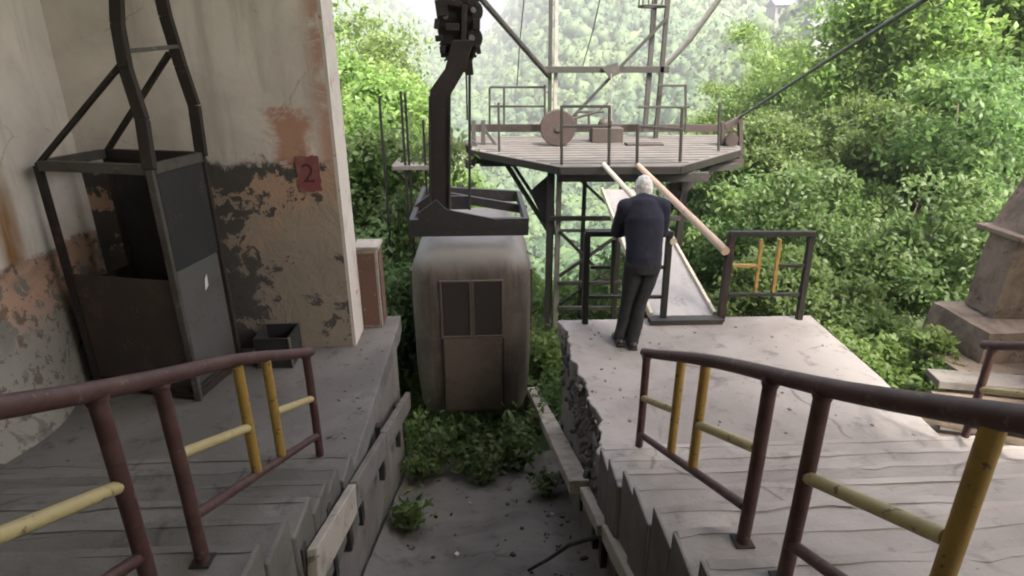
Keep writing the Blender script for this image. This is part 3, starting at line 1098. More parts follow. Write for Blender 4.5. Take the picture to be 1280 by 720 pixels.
# beams under the deck
tb("cross_beam", D(697, 221, 10.15), D(885, 221, 10.15), 0.10, 0.16, "dark_steel")
tb("cross_beam", D(600, 203, 12.9), D(925, 203, 12.9), 0.10, 0.16, "dark_steel")
for px, py in ((700, 212), (735, 213), (785, 213), (838, 212), (862, 213)):
    tb("joist", at(px, py, y=10.25) + Vector((0, 0, 0.0)), at(px, py, y=10.25) + Vector((0, 3.2, 0.0)), 0.08, 0.13, "dark_steel")
tb("strut", D(633, 205, 11.8), D(688, 292, 10.8), 0.07, 0.07, "dark_steel")
tb("strut", D(641, 205, 11.8), D(690, 280, 10.9), 0.05, 0.05, "dark_steel")
mb = MB()
mb.prism([D(662, 240, 10.9), D(692, 213, 10.9), D(694, 295, 10.9), D(684, 285, 10.9)], (0, .04, 0))
mb.build("gusset_plate", "dark_steel", tw)
mb = MB()
ps = [D(922, 207, 11.6), D(888, 211, 11.2), D(868, 224, 10.8), D(852, 240, 10.5), D(845, 262, 10.4)]
for a, b in zip(ps, ps[1:]):
    mb.bar(a, b, 0.09, 0.12)
mb.build("curved_bracket", "dark_steel", tw, bevel=0.006)
mb = MB()
mb.prism([D(836, 230, 10.5), D(868, 226, 10.5), D(846, 262, 10.5), D(838, 262, 10.5)], (0, .04, 0))
mb.build("gusset_plate", "rust_dark", tw)


def leg(px, py, y, wd, mat, z1=DZ - 0.12, z0=-8.5):
    q = at(px, py, y=y)
    return tb("leg", Vector((q.x, y, z0)), Vector((q.x, y, z1)), wd, wd, mat)


leg(686, 300, 10.5, 0.10, "dark_steel")
leg(697, 300, 10.5, 0.09, "grey_steel")
leg(773, 300, 10.4, 0.085, "olive_steel")
leg(848, 300, 10.5, 0.12, "olive_steel")
leg(727, 320, 13.4, 0.09, "dark_steel")
leg(800, 320, 13.4, 0.10, "olive_steel")
leg(690, 250, 13.4, 0.10, "olive_steel")
tb("tie", D(686, 273, 10.42), D(850, 273, 10.42), 0.07, 0.08, "dark_steel")
tb("tie", D(692, 288, 13.4), D(800, 288, 13.4), 0.06, 0.07, "grey_steel")
tb("tie", D(697, 354, 10.38), D(776, 353, 10.38), 0.06, 0.07, "dark_steel")
tb("tie", D(697, 385, 10.42), D(850, 385, 10.42), 0.06, 0.07, "dark_steel")
tb("tie", D(727, 374, 13.4), D(800, 374, 13.4), 0.05, 0.05, "olive_steel")
tb("brace", D(699, 289, 10.45), D(776, 366, 10.45), 0.055, 0.06, "dark_steel")
tb("brace", D(699, 345, 10.35), D(776, 292, 10.35), 0.055, 0.06, "dark_steel")
tb("brace", D(727, 226, 10.45), D(773, 268, 10.45), 0.05, 0.05, "dark_steel")
tb("brace", D(699, 380, 13.3), D(773, 330, 13.3), 0.05, 0.05, "olive_steel")
tb("brace", D(776, 275, 10.45), D(848, 350, 10.45), 0.05, 0.05, "olive_steel")
# masts above the deck
YM = 13.55
for px, m_ in ((687, "olive_steel"), (694, "grey_steel")):
    a = D(px, 150, YM)
    tb("mast", Vector((a.x, YM, DZ)), Vector((D(px, 0, YM).x, YM, 6.2)), 0.075, 0.075, m_)
tb("mast", D(806, 165, YM), Vector((D(818, 0, YM).x, YM, 6.2)), 0.10, 0.10, "dark_steel")
a = D(820, 165, YM - .12)
tb("mast", Vector((a.x, YM - .12, DZ)), Vector((a.x + .03, YM - .12, 6.2)), 0.09, 0.09, "olive_steel")
tb("crossbar", D(680, 87, YM - .12), D(836, 87, YM - .12), 0.09, 0.13, "olive_steel")
tb("brace", D(700, 163, YM - .05), D(834, 22, YM - .2), 0.09, 0.06, "olive_steel")
tb("brace", D(764, 92, YM - .3), D(764, 160, YM - .3), 0.02, 0.02, "grey_steel")
tb("top_beam", Vector((1.2, YM, 5.6)), Vector((4.2, YM, 5.6)), 0.10, 0.14, "olive_steel")
mb = MB()
mb.prism([D(752, 84, YM - .24), D(772, 78, YM - .24), D(775, 92, YM - .24), D(762, 98, YM - .24)], (0, .04, 0))
mb.build("joint_plate", "dark_steel", tw)
mb = MB()
c = D(815, 8, YM - .3)
ring = [c + Vector((0.27 * math.cos(k * math.pi / 12), 0.27 * math.sin(k * math.pi / 12), 0)) for k in range(25)]
mb.path(ring, 0.022, 8)
ring = [q + Vector((0, 0, 0.28)) for q in ring]
mb.path(ring, 0.022, 8)
for k in range(0, 24, 4):
    mb.path([ring[k], ring[k] - Vector((0, 0, 0.28))], 0.016, 6)
mb.build("ladder_hoop", "olive_steel", tw)
# thin deck railings
def rl(p, q, y, y2=None, wd=0.045, mat="olive_steel", name="deck_railing_bar"):
    return tb(name, at(p[0], p[1], y=y), at(q[0], q[1], y=y2 or y), wd, wd, mat)


for p_, q_, y in (((612, 109), (682, 109), 13.6), ((630, 109), (630, 158), 13.6), ((681, 106), (681, 158), 13.6), ((612, 109), (612, 158), 13.7),
                  ((612, 133), (682, 133), 13.65), ((623, 128), (624, 190), 11.6),
                  ((702, 132), (702, 206), 9.98), ((703, 133), (763, 133), 9.98), ((703, 158), (763, 158), 9.98), ((762, 133), (761, 206), 9.98),
                  ((797, 155), (796, 210), 9.94), ((797, 158), (853, 162), 9.96), ((857, 106), (857, 165), 13.2), ((822, 107), (858, 107), 13.2),
                  ((798, 134), (862, 134), 12.0), ((853, 134), (850, 202), 10.15), ((900, 128), (898, 190), 11.5), ((720, 140), (755, 140), 12.6),
                  ((736, 141), (736, 162), 12.6), ((720, 140), (720, 165), 12.6)):
    rl(p_, q_, y)
mb = MB()
q = D(757, 150, 12.9)
mb.ell(q + Vector((0, 0, -.08)), (0.16, 0.13, 0.13), 10, 8)
mb.bb((q.x - .3, 12.7, DZ), (q.x + .35, 13.1, DZ + .3))
mb.path([D(710, 150, 12.6), D(745, 140, 12.6), D(760, 128, 12.8)], 0.03, 8)
mb.build("winch", "rust_dark", tw, bevel=0.01, smooth=True)
mb = MB()
mb.bb(D(790, 186, 12.2) - Vector((.1, 0, 0)), D(830, 181, 12.2) + Vector((0, .3, .02)))
tag(mb.build("steel_plate", "rust_dark", None, bevel=0.004), "flat rusty plate lying on the platform boards", "plate")

# the big sheave standing on the deck
c = D(697, 166, 12.3)
c.z = DZ + 0.36
t = thing("sheave_wheel", "round rust red wheel standing on the steel platform deck", "wheel", (c.x, 12.3, DZ))
mb = MB()
mb.path([c + Vector((0, -.07, 0)), c + Vector((0, -.055, 0)), c + Vector((0, -.02, 0)), c + Vector((0, .02, 0)), c + Vector((0, .055, 0)), c + Vector((0, .07, 0))], [.34, .355, .31, .31, .355, .34], 32)
mb.build("rim", "rust_red", t, smooth=True)
mb = MB()
mb.path([c + Vector((0, -.10, 0)), c + Vector((0, .10, 0))], .07, 16)
mb.build("hub", "rust_dark", t, smooth=True)

# ------------------------------------------------------------------ cable car cabin with hanger and carriage
cb = thing("cable_car", "old brown cable car cabin hanging in the channel with double windows", "cable car", (-.17, 7.4, -1.55))
CX, CY0, CY1 = -.165, 6.45, 8.5
HW = 0.70


def rrect(hx, hy, r_, n=8):
    pts = []
    for k, (sx, sy) in enumerate(((1, 1), (-1, 1), (-1, -1), (1, -1))):
        for i in range(n + 1):
            a = math.pi / 2 * (k + i / n)
            pts.append((sx * (hx - r_) + r_ * math.cos(a), sy * (hy - r_) + r_ * math.sin(a)))
    return pts


hy = (CY1 - CY0) / 2
prof = [(-1.60, 0.28), (-1.58, 0.14), (-1.50, 0.07), (-1.35, 0.03), (-0.9, 0.0), (0.0, -0.005), (0.30, 0.0)]
rt = 0.42
for k in range(1, 11):
    a = math.pi / 2 * k / 10
    prof.append((0.30 + rt * 1.0 * math.sin(a) * 1.05, (1 - math.cos(a)) * rt * 0.95))
prof += [(0.752, 0.5), (0.757, 0.62)]
mb = MB()
rings = []
for z, ins in prof:
    r_ = max(0.06, 0.27 - ins * 0.3)
    rings.append([(CX + a, (CY0 + CY1) / 2 + b, z) for a, b in rrect(max(HW - ins, .07), max(hy - ins, .1), min(r_, max(HW - ins, .07) - .005))])
n_ = len(rings[0])
vs = [q for r_ in rings for q in r_]
fs = [(i * n_ + k, i * n_ + (k + 1) % n_, (i + 1) * n_ + (k + 1) % n_, (i + 1) * n_ + k) for i in range(len(rings) - 1) for k in range(n_)]
fs += [tuple(range(n_))[::-1], tuple((len(rings) - 1) * n_ + k for k in range(n_))]
mb.add(vs, fs)
ob = mb.build("body", "cabin_paint", cb, smooth=True)
yf = CY0 - 0.004
# door panel and windows on the front
x0, x1 = at(549, 352, y=CY0).x, at(629, 352, y=CY0).x
zt_, zb_ = at(590, 350, y=CY0).z, at(590, 421, y=CY0).z
dz_ = at(590, 512, y=CY0).z
mb = MB()
mb.bb((x0 + .02, yf - .012, dz_), (x1 - .02, yf + .02, zb_ - .015))
dr_ = mb.build("door", "cabin_door_paint", cb, bevel=0.006)
for xx in (x0 + .005, x1 - .005):
    mb = MB().bb((xx - .012, yf - .016, dz_), (xx + .012, yf + .02, zb_ - .02))
    mb.build("door_strip", "rust_dark", cb)
mid = (x0 + x1) / 2
for a, b in ((x0, mid - .004), (mid + .004, x1)):
    mb = MB()
    fw = 0.035 if a == x0 else 0.035
    for p_, q_ in (((a, zt_ - .02), (b, zt_)), ((a, zb_), (b, zb_ + .02)), ((a, zb_ + .021), (a + .022, zt_ - .021)), ((b - .022, zb_ + .021), (b, zt_ - .021))):
        mb.bb((p_[0], yf - .02, p_[1]), (q_[0], yf + .02, q_[1]))
    wd_ = mb.build("window", "cabin_door_paint", cb, bevel=0.003)
    MB().bb((a + .024, yf - .004, zb_ + .022), (b - .024, yf + .012, zt_ - .022)).build("pane", "dark_glass", wd_)
# side windows, seen from a step aside
for sx in (-1, 1):
    for k in range(2):
        ya = CY0 + .35 + k * .72
        mb = MB()
        xs = CX + sx * (HW + .012)
        for p_, q_ in (((ya, zt_ - .03), (ya + .62, zt_)), ((ya, zb_), (ya + .62, zb_ + .03)), ((ya, zb_ + .031), (ya + .03, zt_ - .031)), ((ya + .59, zb_ + .031), (ya + .62, zt_ - .031))):
            mb.bb((xs - .018, p_[0], p_[1]), (xs + .018, q_[0], q_[1]))
        wd_ = mb.build("window", "cabin_door_paint", cb)
        MB().bb((xs - .012, ya + .032, zb_ + .032), (xs + .004, ya + .588, zt_ - .032)).build("pane", "dark_glass", wd_)
# roof frame of steel channels
zf = 0.91
xa_, xb_ = -.84, .50
for nm, p_, q_, wd_, h_ in (("roof_beam", (xa_, 6.62, zf - .02), (xb_, 6.62, zf - .02), .07, .20), ("roof_beam", (xa_ + .08, 8.2, zf + .06), (xb_ - .03, 8.2, zf - .02), .07, .15),
                            ("roof_beam", (xa_ + .02, 6.66, zf), (xa_ + .02, 8.2, zf + .05), .06, .15), ("roof_beam", (xb_ - .02, 6.66, zf), (xb_ - .02, 8.2, zf - .02), .06, .15)):
    bar_part(nm, p_, q_, wd_, h_, "dark_steel", cb, bev=0.006)
mb = MB()
mb.prism([at(558, 262, y=6.58), at(640, 278, y=6.58), at(640, 286, y=6.58), at(528, 286, y=6.58), at(520, 268, y=6.58), at(545, 250, y=6.58)], (0, .03, 0))
mb.build("hanger_plate", "dark_steel", cb, bevel=0.004)
mb = MB()
mb.bar(at(562, 246, y=7.6), at(658, 262, y=7.6), 0.06, 0.11)
mb.bar(at(520, 262, y=7.2), at(540, 247, y=7.2), 0.06, 0.10)
mb.bb(at(564, 262, y=7.4), at(586, 244, y=7.45))
mb.build("roof_channel", "dark_steel", cb, bevel=0.004)
mb = MB()
mb.prism([at(537, 279, y=6.70), at(537, 113, y=6.70), at(556, 86, y=6.70), at(566, 50, y=6.70), at(592, 50, y=6.70), at(581, 88, y=6.70), at(563, 119, y=6.70), at(563, 279, y=6.70)], (0, .11, 0))
cp = [at(550, 276, y=6.75), at(550, 190, y=6.75), at(550, 120, y=6.75)]
mb.build("hanger_column", "rust_dark", cb, bevel=0.008)
mb = MB()
for k in range(2):
    mb.bar(cp[0] + Vector((-.108 + .216 * k, -.065, 0)), cp[2] + Vector((-.108 + .216 * k, -.065, 0)), 0.018, 0.03, (0, 1, 0))
mb.build("column_flange", "dark_steel", cb)
# thin rods beside the hanger
mb = MB()
mb.path([at(587, 90, y=7.2), at(587, 262, y=7.4)], 0.016, 8)
mb.path([at(583, 90, y=7.25), at(584, 150, y=7.3)], 0.010, 8)
mb.build("brake_rod", "dark_steel", cb)
# carriage
cg = MB()
yc = 7.0
cg.prism([at(545, 2, y=yc - .12), at(566, -40, y=yc - .12), at(590, -40, y=yc - .12), at(592, 70, y=yc - .12), at(585, 92, y=yc - .12), at(566, 86, y=yc - .12), at(555, 70, y=yc - .12), at(547, 40, y=yc - .12)], (0, .03, 0))
cg.prism([at(549, -40, y=yc + .16), at(598, -40, y=yc + .16), at(600, 55, y=yc + .16), at(588, 82, y=yc + .16), at(560, 78, y=yc + .16)], (0, .03, 0))
cg.bb(at(551, 72, y=yc), at(592, -10, y=yc) + Vector((0, .1, 0)))
cgo = cg.build("carriage_plate", "rust_dark", cb, bevel=0.004)
for px, py, r_, m_ in ((558, 22, .095, "rust_red"), (590, 48, .115, "rust_dark"), (592, 14, .10, "dark_steel"), (560, -22, .11, "rust_dark"), (592, -30, .11, "rust_dark"), (571, 58, .075, "rust_red")):
    q = at(px, py, y=yc)
    mb = MB()
    mb.path([q + Vector((0, -.10, 0)), q + Vector((0, -.07, 0)), q + Vector((0, -.03, 0)), q + Vector((0, .06, 0)), q + Vector((0, .09, 0)), q + Vector((0, .15, 0))], [r_, r_, r_ * .8, r_ * .8, r_, r_], 20)
    wl = mb.build("carriage_wheel", m_, cb, smooth=True)
    mb = MB()
    mb.path([q + Vector((0, -.20, 0)), q + Vector((0, .2, 0))], r_ * .28, 10)
    mb.build("axle", "grey_steel", wl, smooth=True)
mb = MB()
for px, py, a, b in ((552, 10, .12, .16), (566, 34, .14, .07), (549, 48, .08, .06), (580, 30, .05, .36), (596, 30, .07, .10), (573, 76, .16, .10), (586, 84, .09, .16), (554, 62, .07, .07), (598, 62, .05, .09), (546, 30, .05, .10), (566, 4, .18, .05)):
    q = at(px, py, y=yc - .17)
    mb.box(q, (a, .10, b), Matrix.Rotation(R.uniform(-.2, .2), 3, 'Y'))
mb.build("carriage_block", "rust_dark", cb, bevel=0.008)
for k in range(22):
    q = at(R.uniform(549, 598), R.uniform(0, 76), y=yc - .12)
    MB().path([q + Vector((0, .06, 0)), q + Vector((0, -R.uniform(.03, .09), 0))], R.uniform(.012, .022), 8).build("bolt", "dark_steel", cb)

# ------------------------------------------------------------------ cables
def cable(label, pts, r_, mat="cable_steel"):
    mb = MB()
    pts = [Vector(q) for q in pts]
    mb.path(pts, r_, 8)
    return tag(mb.build("steel_cable", mat, None, smooth=True), label, "cable")


cable("thick steel cable rising from the platform end past the bright trees", [at(924, 147, y=12.2), at(1040, 72, y=8.5), at(1155, 0, y=6.0), at(1260, -68, y=4.6)], 0.026)
cable("thin wire above the thick cable, against the treetops", [at(1060, 75, y=16), at(1190, -2, y=10), at(1300, -70, y=7.5)], 0.010)
cable("heavy dark cable sloping from the carriage down to the tower mast", [at(580, -26, y=11.2), at(603, 0, y=11.8), at(686, 95, y=13.5)], 0.058, "dark_steel")
cable("thin rope hanging left of the tower mast", [at(656, -10, y=15), at(650, 50, y=16), at(646, 110, y=17.5)], 0.014)
cable("thin rope between the two tower masts", [at(752, -10, y=15), at(742, 35, y=16), at(728, 84, y=18)], 0.014)
cable("pale broad cable running away behind the right tower mast", [at(905, -10, y=26), at(862, 50, y=27), at(822, 92, y=28)], 0.13, "grey_steel")

# ------------------------------------------------------------------ small grated platform among the left trees
t = thing("grated_platform", "small grey grated platform with thin poles among the left trees", "platform", at(512, 210, y=9))
MB().bb(at(490, 213, y=9), at(545, 207, y=9) + Vector((0, .8, 0.0))).build("grate", "grey_steel", t, bevel=0.004)
for px, py in ((481, 122), (507, 114), (512, 116), (532, 150)):
    a = at(px, 212, y=9.05)
    bar_part("pole", a - Vector((0, 0, 8)), Vector((a.x, 9.05, at(px, py, y=9.05).z)), 0.034, 0.034, "olive_steel", t)
bar_part("brace", at(492, 214, y=9.1), at(540, 250, y=9.1), 0.04, 0.04, "olive_steel", t)

def roughen(o, amt=0.05, lv=4, sc__=0.25):
    o.modifiers.clear()
    m_ = o.modifiers.new("grain", 'SUBSURF')
    m_.subdivision_type = 'SIMPLE'
    m_.levels = m_.render_levels = lv
    t_ = bpy.data.textures.new("stone_grain", 'CLOUDS')
    t_.noise_scale, t_.noise_depth = sc__, 4
    d_ = o.modifiers.new("rough", 'DISPLACE')
    d_.texture, d_.strength, d_.texture_coords = t_, amt, 'GLOBAL'
    return o


# ------------------------------------------------------------------ stone plinth, pillar and loose boards past the right stairs
t = thing("stone_pillar", "brown stone pillar with a ledge on a battered plinth", "pillar", (5.7, 6.0, 0))
def taper(x0, x1, y0, y1, z0, z1, ix, iy):
    vs = [(x0, y0, z0), (x1, y0, z0), (x1, y1, z0), (x0, y1, z0), (x0 + ix, y0 + iy, z1), (x1, y0 + iy, z1), (x1, y1, z1), (x0 + ix, y1, z1)]
    return vs, [(3, 2, 1, 0), (4, 5, 6, 7), (0, 1, 5, 4), (1, 2, 6, 5), (2, 3, 7, 6), (3, 0, 4, 7)]


mb = MB()
mb.add(*taper(5.68, 6.3, 5.9, 6.35, -.05, 0.84, .07, .05))
roughen(mb.build("pillar_shaft", "brown_stone", t, bevel=0.02, jitter=0.01))
MB().bb((5.69, 5.86, .843), (6.35, 6.5, .90)).build("ledge", "brown_stone", t, bevel=0.01)
mb = MB()
mb.add(*taper(5.80, 6.3, 5.95, 6.4, .903, 2.3, .5, .05))
roughen(mb.build("upper_shaft", "brown_stone", t, bevel=0.02, jitter=0.01))
mb = MB()
mb.add(*taper(5.22, 6.9, 5.45, 6.42, -1.6, -0.06, .16, .10))
roughen(mb.build("plinth", "brown_stone", t, bevel=0.03, jitter=0.02))
mb = MB()
mb.add(*taper(4.9, 6.9, 5.2, 6.1, -1.6, -0.42, .12, .10))
roughen(mb.build("plinth_step", "brown_stone", t, bevel=0.03, jitter=0.02))
mb = MB()
mb.bb((6.60, 0.8, -3.0), (6.85, 5.7, 4.6))
mb.build("side_wall", "brown_stone", t, bevel=0.03)  # unseen wall, added to keep the sun off the pillar
for k, (xa_, ya_, za_, xb_, yb_, zb_, wd_, h_) in enumerate((
        (4.50, 5.15, -.34, 6.0, 4.75, -.32, .30, .07), (4.45, 5.02, -.50, 6.0, 4.55, -.5, .10, .13), (4.52, 4.92, -.72, 6.2, 4.4, -.7, .10, .14),
        (3.78, 4.55, -.30, 5.6, 3.2, -.26, .10, .12), (3.72, 4.30, -.55, 5.2, 2.9, -.5, .16, .06))):
    mb = MB().bar((xa_, ya_, za_), (xb_, yb_, zb_), wd_, h_)
    o = mb.build("loose_plank", "grey_wood" if k % 2 == 0 else "brown_stone", None, bevel=0.01, jitter=0.012)
    tag(o, ["broad grey plank lying on the stone plinth edge, topmost of the pile", "brown plank under the topmost one at the foot of the plinth", "pale plank at the bottom of the pile under the plinth",
            "brown plank leaning beside the right railing post", "pale thin plank lowest beside the bright stair edge"][k], "plank", "planks piled beside the right stairs")
mb = MB()
mb.bb((4.4, 2.6, -3.2), (7.5, 5.2, -.85))
tag(mb.build("stone_footing", "brown_stone", None, bevel=0.05), "rough brown stone footing under the pile of planks", "footing")

# ------------------------------------------------------------------ the man leaning on the railing
def ellipse_loft(mb, pts, rads, n=16):
    return mb.path(pts, rads, n)


man = thing("person", "grey haired man in navy jumper and black trousers leaning on the railing, seen from behind", "person", (1.42, 5.35, 0))
fl, fr_ = Vector((1.325, 5.37, 0)), Vector((1.44, 5.29, 0))
hipl, hipr = Vector((1.42, 5.36, .86)), Vector((1.60, 5.36, .86))
knl, knr = Vector((1.395, 5.40, .47)), Vector((1.51, 5.35, .46))
pel = Vector((1.51, 5.37, .90))
wst = Vector((1.515, 5.41, 1.03))
chs = Vector((1.52, 5.50, 1.24))
shc = Vector((1.525, 5.58, 1.385))
nck = Vector((1.535, 5.63, 1.44))
hed = Vector((1.545, 5.70, 1.508))
shl, shr = Vector((1.358, 5.56, 1.345)), Vector((1.695, 5.56, 1.345))
ell, elr = Vector((1.31, 5.64, 1.09)), Vector((1.745, 5.64, 1.09))
wrl, wrr = Vector((1.42, 5.86, 1.075)), Vector((1.64, 5.86, 1.075))


def remeshed(mb, name, mat, parent, vox, disp=0.0, smooth_it=3, dscale=0.08):
    o = mb.build(name, mat, parent)
    rm = o.modifiers.new("fuse", 'REMESH')
    rm.mode = 'VOXEL'
    rm.voxel_size = vox
    rm.use_smooth_shade = True
    sm = o.modifiers.new("relax", 'SMOOTH')
    sm.iterations = smooth_it
    sm.factor = 0.5
    if disp:
        tx_ = bpy.data.textures.new(name + "_folds", 'CLOUDS')
        tx_.noise_scale = dscale
        dm = o.modifiers.new("folds", 'DISPLACE')
        dm.texture = tx_
        dm.strength = disp
        dm.mid_level = 0.5
    return o


# body: one fused surface (head, neck, trunk, arms, hands, legs)
mb = MB()
mb.path([pel - Vector((0, 0, .07)), wst, chs, shc, nck - Vector((0, .01, .01))], [(.145, .10), (.14, .095), (.165, .11), (.15, .085), (.06, .06)], 16)
mb.path([nck - Vector((0, .02, .03)), nck.lerp(hed, .6)], [.058, .054], 12)
mb.ell(hed + Vector((0, .0, .01)), (.075, .095, .108), 18, 14, rot=Matrix.Rotation(math.radians(-22), 3, 'X'))
mb.ell(hed + Vector((0, .05, -.05)), (.058, .06, .065), 14, 10)              # jaw
mb.ell(hed + Vector((0, .105, -.02)), (.014, .025, .022), 8, 6)               # nose
for s_ in (-1, 1):
    mb.ell(hed + Vector((s_ * .078, .005, -.01)), (.010, .020, .032), 8, 6)   # ears
    mb.ell(hed + Vector((s_ * .03, .088, .012)), (.02, .012, .008), 8, 6)     # brows
mb.ell(hed + Vector((0, .098, -.058)), (.026, .012, .008), 8, 6)
for a, b, c in ((shl, ell, wrl), (shr, elr, wrr)):
    mb.path([a, a.lerp(b, .5), b, b.lerp(c, .5), c], [.044, .042, .038, .036, .027], 12)
for a, b, c in ((hipl, knl, fl), (hipr, knr, fr_)):
    mb.path([a, a.lerp(b, .5), b, b.lerp(c, .4), c + Vector((0, 0, .07))], [.082, .072, .054, .052, .036], 12)
    mb.path([c + Vector((0, -.04, .05)), c + Vector((0, .06, .04)), c + Vector((0, .15, .025))], [.034, .036, .026], 10)
for w_, s_ in ((wrl, 1), (wrr, -1)):
    pm = w_ + Vector((s_ * .03, .045, -.002))
    mb.path([w_, pm, pm + Vector((s_ * .012, .03, 0))], [(.028, .020), (.036, .018), (.034, .014)], 10)
    for k in range(4):
        b0 = pm + Vector((s_ * .012 + (k - 1.5) * .018, .03, .004))
        L = (.030, .036, .033, .026)[k]
        mb.path([b0, b0 + Vector((0, L * .8, -.006)), b0 + Vector((0, L * 1.2, -.03)), b0 + Vector((0, L * 1.0, -.052))], [.0095, .009, .0085, .007], 8)
    tb0 = pm + Vector((s_ * .03, -.01, .0))
    mb.path([tb0, tb0 + Vector((s_ * .022, .012, -.010)), tb0 + Vector((s_ * .028, .034, -.028))], [.011, .010, .008], 8)
remeshed(mb, "body", "skin", man, 0.007, 0, 2)
for s_ in (-1, 1):
    MB().ell(hed + Vector((s_ * .03, .083, -.003)), (.012, .010, .009), 10, 8).build("eye", "iris_black", man, smooth=True)
# hair: white, short, thinner at the crown
mb = MB()
rt_ = Matrix.Rotation(math.radians(-22), 3, 'X')
mb.ell(hed + Vector((0, -.012, .018)), (.084, .100, .112), 20, 16, rot=rt_)
mb.ell(hed + Vector((0, -.05, -.02)), (.074, .060, .075), 16, 12, rot=rt_)
o = remeshed(mb, "hair", "white_hair", man, 0.008, 0.016, 1, 0.03)
# jumper
mb = MB()
mb.path([pel + Vector((0, -.005, -.055)), pel + Vector((0, 0, .02)), wst, chs + Vector((0, -.01, 0)), shc + Vector((0, -.01, 0)), nck + Vector((0, -.012, .0))],
        [(.170, .130), (.172, .132), (.178, .134), (.190, .146), (.160, .113), (.072, .07)], 20)
mb.path([shl + Vector((.03, 0, .01)), shc + Vector((0, 0, .02)), shr + Vector((-.03, 0, .01))], [.088, .090, .088], 14)
for a, b, c in ((shl, ell, wrl), (shr, elr, wrr)):
    mb.ell(a + Vector((0, 0, .004)), (.094, .09, .094), 14, 10)
    mb.path([a, a.lerp(b, .5), b, b.lerp(c, .5), b.lerp(c, .88)], [.092, .084, .072, .060, .044], 14)
remeshed(mb, "jumper", "navy_cloth", man, 0.010, 0.018, 3, 0.16)
# trousers
mb = MB()
mb.path([pel + Vector((0, 0, .02)), pel + Vector((0, -.01, -.06)), (hipl + hipr) / 2 + Vector((0, -.01, -.10))], [(.165, .12), (.175, .13), (.15, .12)], 18)
for a, b, c in ((hipl, knl, fl), (hipr, knr, fr_)):
    mb.path([a, a.lerp(b, .5), b, b.lerp(c, .5), c + Vector((0, -.01, .05))], [.096, .084, .068, .061, .060], 14)
remeshed(mb, "trousers", "black_cloth", man, 0.010, 0.020, 3, 0.18)
for c in (fl, fr_):
    mb = MB()
    mb.path([c + Vector((0, -.085, .035)), c + Vector((0, -.07, .045)), c + Vector((0, .03, .045)), c + Vector((0, .12, .036)), c + Vector((0, .185, .028))], [(.030, .030), (.040, .042), (.044, .044), (.046, .034), (.026, .022)], 14)
    mb.bb(c + Vector((-.04, -.09, 0.004)), c + Vector((.04, .16, .02)))
    remeshed(mb, "shoe", "black_leather", man, 0.008, 0, 2)


# ------------------------------------------------------------------ vegetation
def leaf_arrays(cent, size, rng, droop=0.25, long=2.0):
    """one bent leaf (2 quads) per centre"""
    n = len(cent)
    d = rng.normal(size=(n, 3))
    d[:, 2] -= droop
    d /= np.linalg.norm(d, axis=1)[:, None]
    up = rng.normal(size=(n, 3)) * 0.55
    up[:, 2] += 1.0
    s = np.cross(d, up)
    s /= np.linalg.norm(s, axis=1)[:, None] + 1e-9
    nn = np.cross(s, d)
    L = size * rng.uniform(0.6, 1.35, n)[:, None]
    W = L / long
    b = cent - d * L * .5
    t = cent + d * L * .5 - nn * L * 0.12
    mid = cent + nn * L * 0.06
    l = mid + s * W * .5 - nn * W * .12
    r_ = mid - s * W * .5 - nn * W * .12
    V = np.stack([b, l, t, r_, mid], 1).reshape(-1, 3)
    i = np.arange(n)[:, None] * 5
    Fq = np.concatenate([i + np.array([[0, 4, 1]]), i + np.array([[1, 4, 2]]), i + np.array([[0, 3, 4]]), i + np.array([[3, 2, 4]])], 1).reshape(-1, 3)
    return V, Fq


def tri_mesh(name, V, Fq, mat):
    me = bpy.data.meshes.new(name)
    me.vertices.add(len(V))
    me.vertices.foreach_set("co", V.astype(np.float32).ravel())
    me.loops.add(len(Fq) * 3)
    me.loops.foreach_set("vertex_index", Fq.astype(np.int32).ravel())
    me.polygons.add(len(Fq))
    me.polygons.foreach_set("loop_start", np.arange(0, len(Fq) * 3, 3, dtype=np.int32))
    me.polygons.foreach_set("loop_total", np.full(len(Fq), 3, dtype=np.int32))
    me.update(calc_edges=True)
    me.materials.append(MATS[mat])
    return me


def crown_centers(rng, nclump, per, rx, rz_, zc, flat=0.0, lobes=5):
    """clumps over several off-centre lobes so that the outline is uneven"""
    lob = []
    for k in range(lobes):
        a = rng.uniform(0, 2 * math.pi)
        q = rng.uniform(0.25, 0.78)
        lob.append((q * rx * math.cos(a), q * rx * math.sin(a), zc + rng.uniform(-.55, .6) * rz_, rng.uniform(.38, .62)))
    lob.append((0, 0, zc, .55))
    cl, pts = [], []
    for c in range(nclump):
        lx, ly, lz, lr = lob[c % len(lob)]
        d = rng.normal(size=3)
        d /= np.linalg.norm(d)
        rr = rng.uniform(.55, 1.05)
        cc = np.array([lx + d[0] * rx * lr * rr, ly + d[1] * rx * lr * rr, lz + d[2] * rz_ * lr * rr])
        cl.append(cc)
        sg = rng.uniform(.07, .145) * rx
        k = int(per * rng.uniform(.5, 1.4))
        o = rng.normal(size=(k, 3)) * sg
        o[:, 2] *= .55
        o[:, 2] -= 0.25 * np.hypot(o[:, 0], o[:, 1])
        pts.append(cc + o)
    return np.array(cl), np.concatenate(pts)


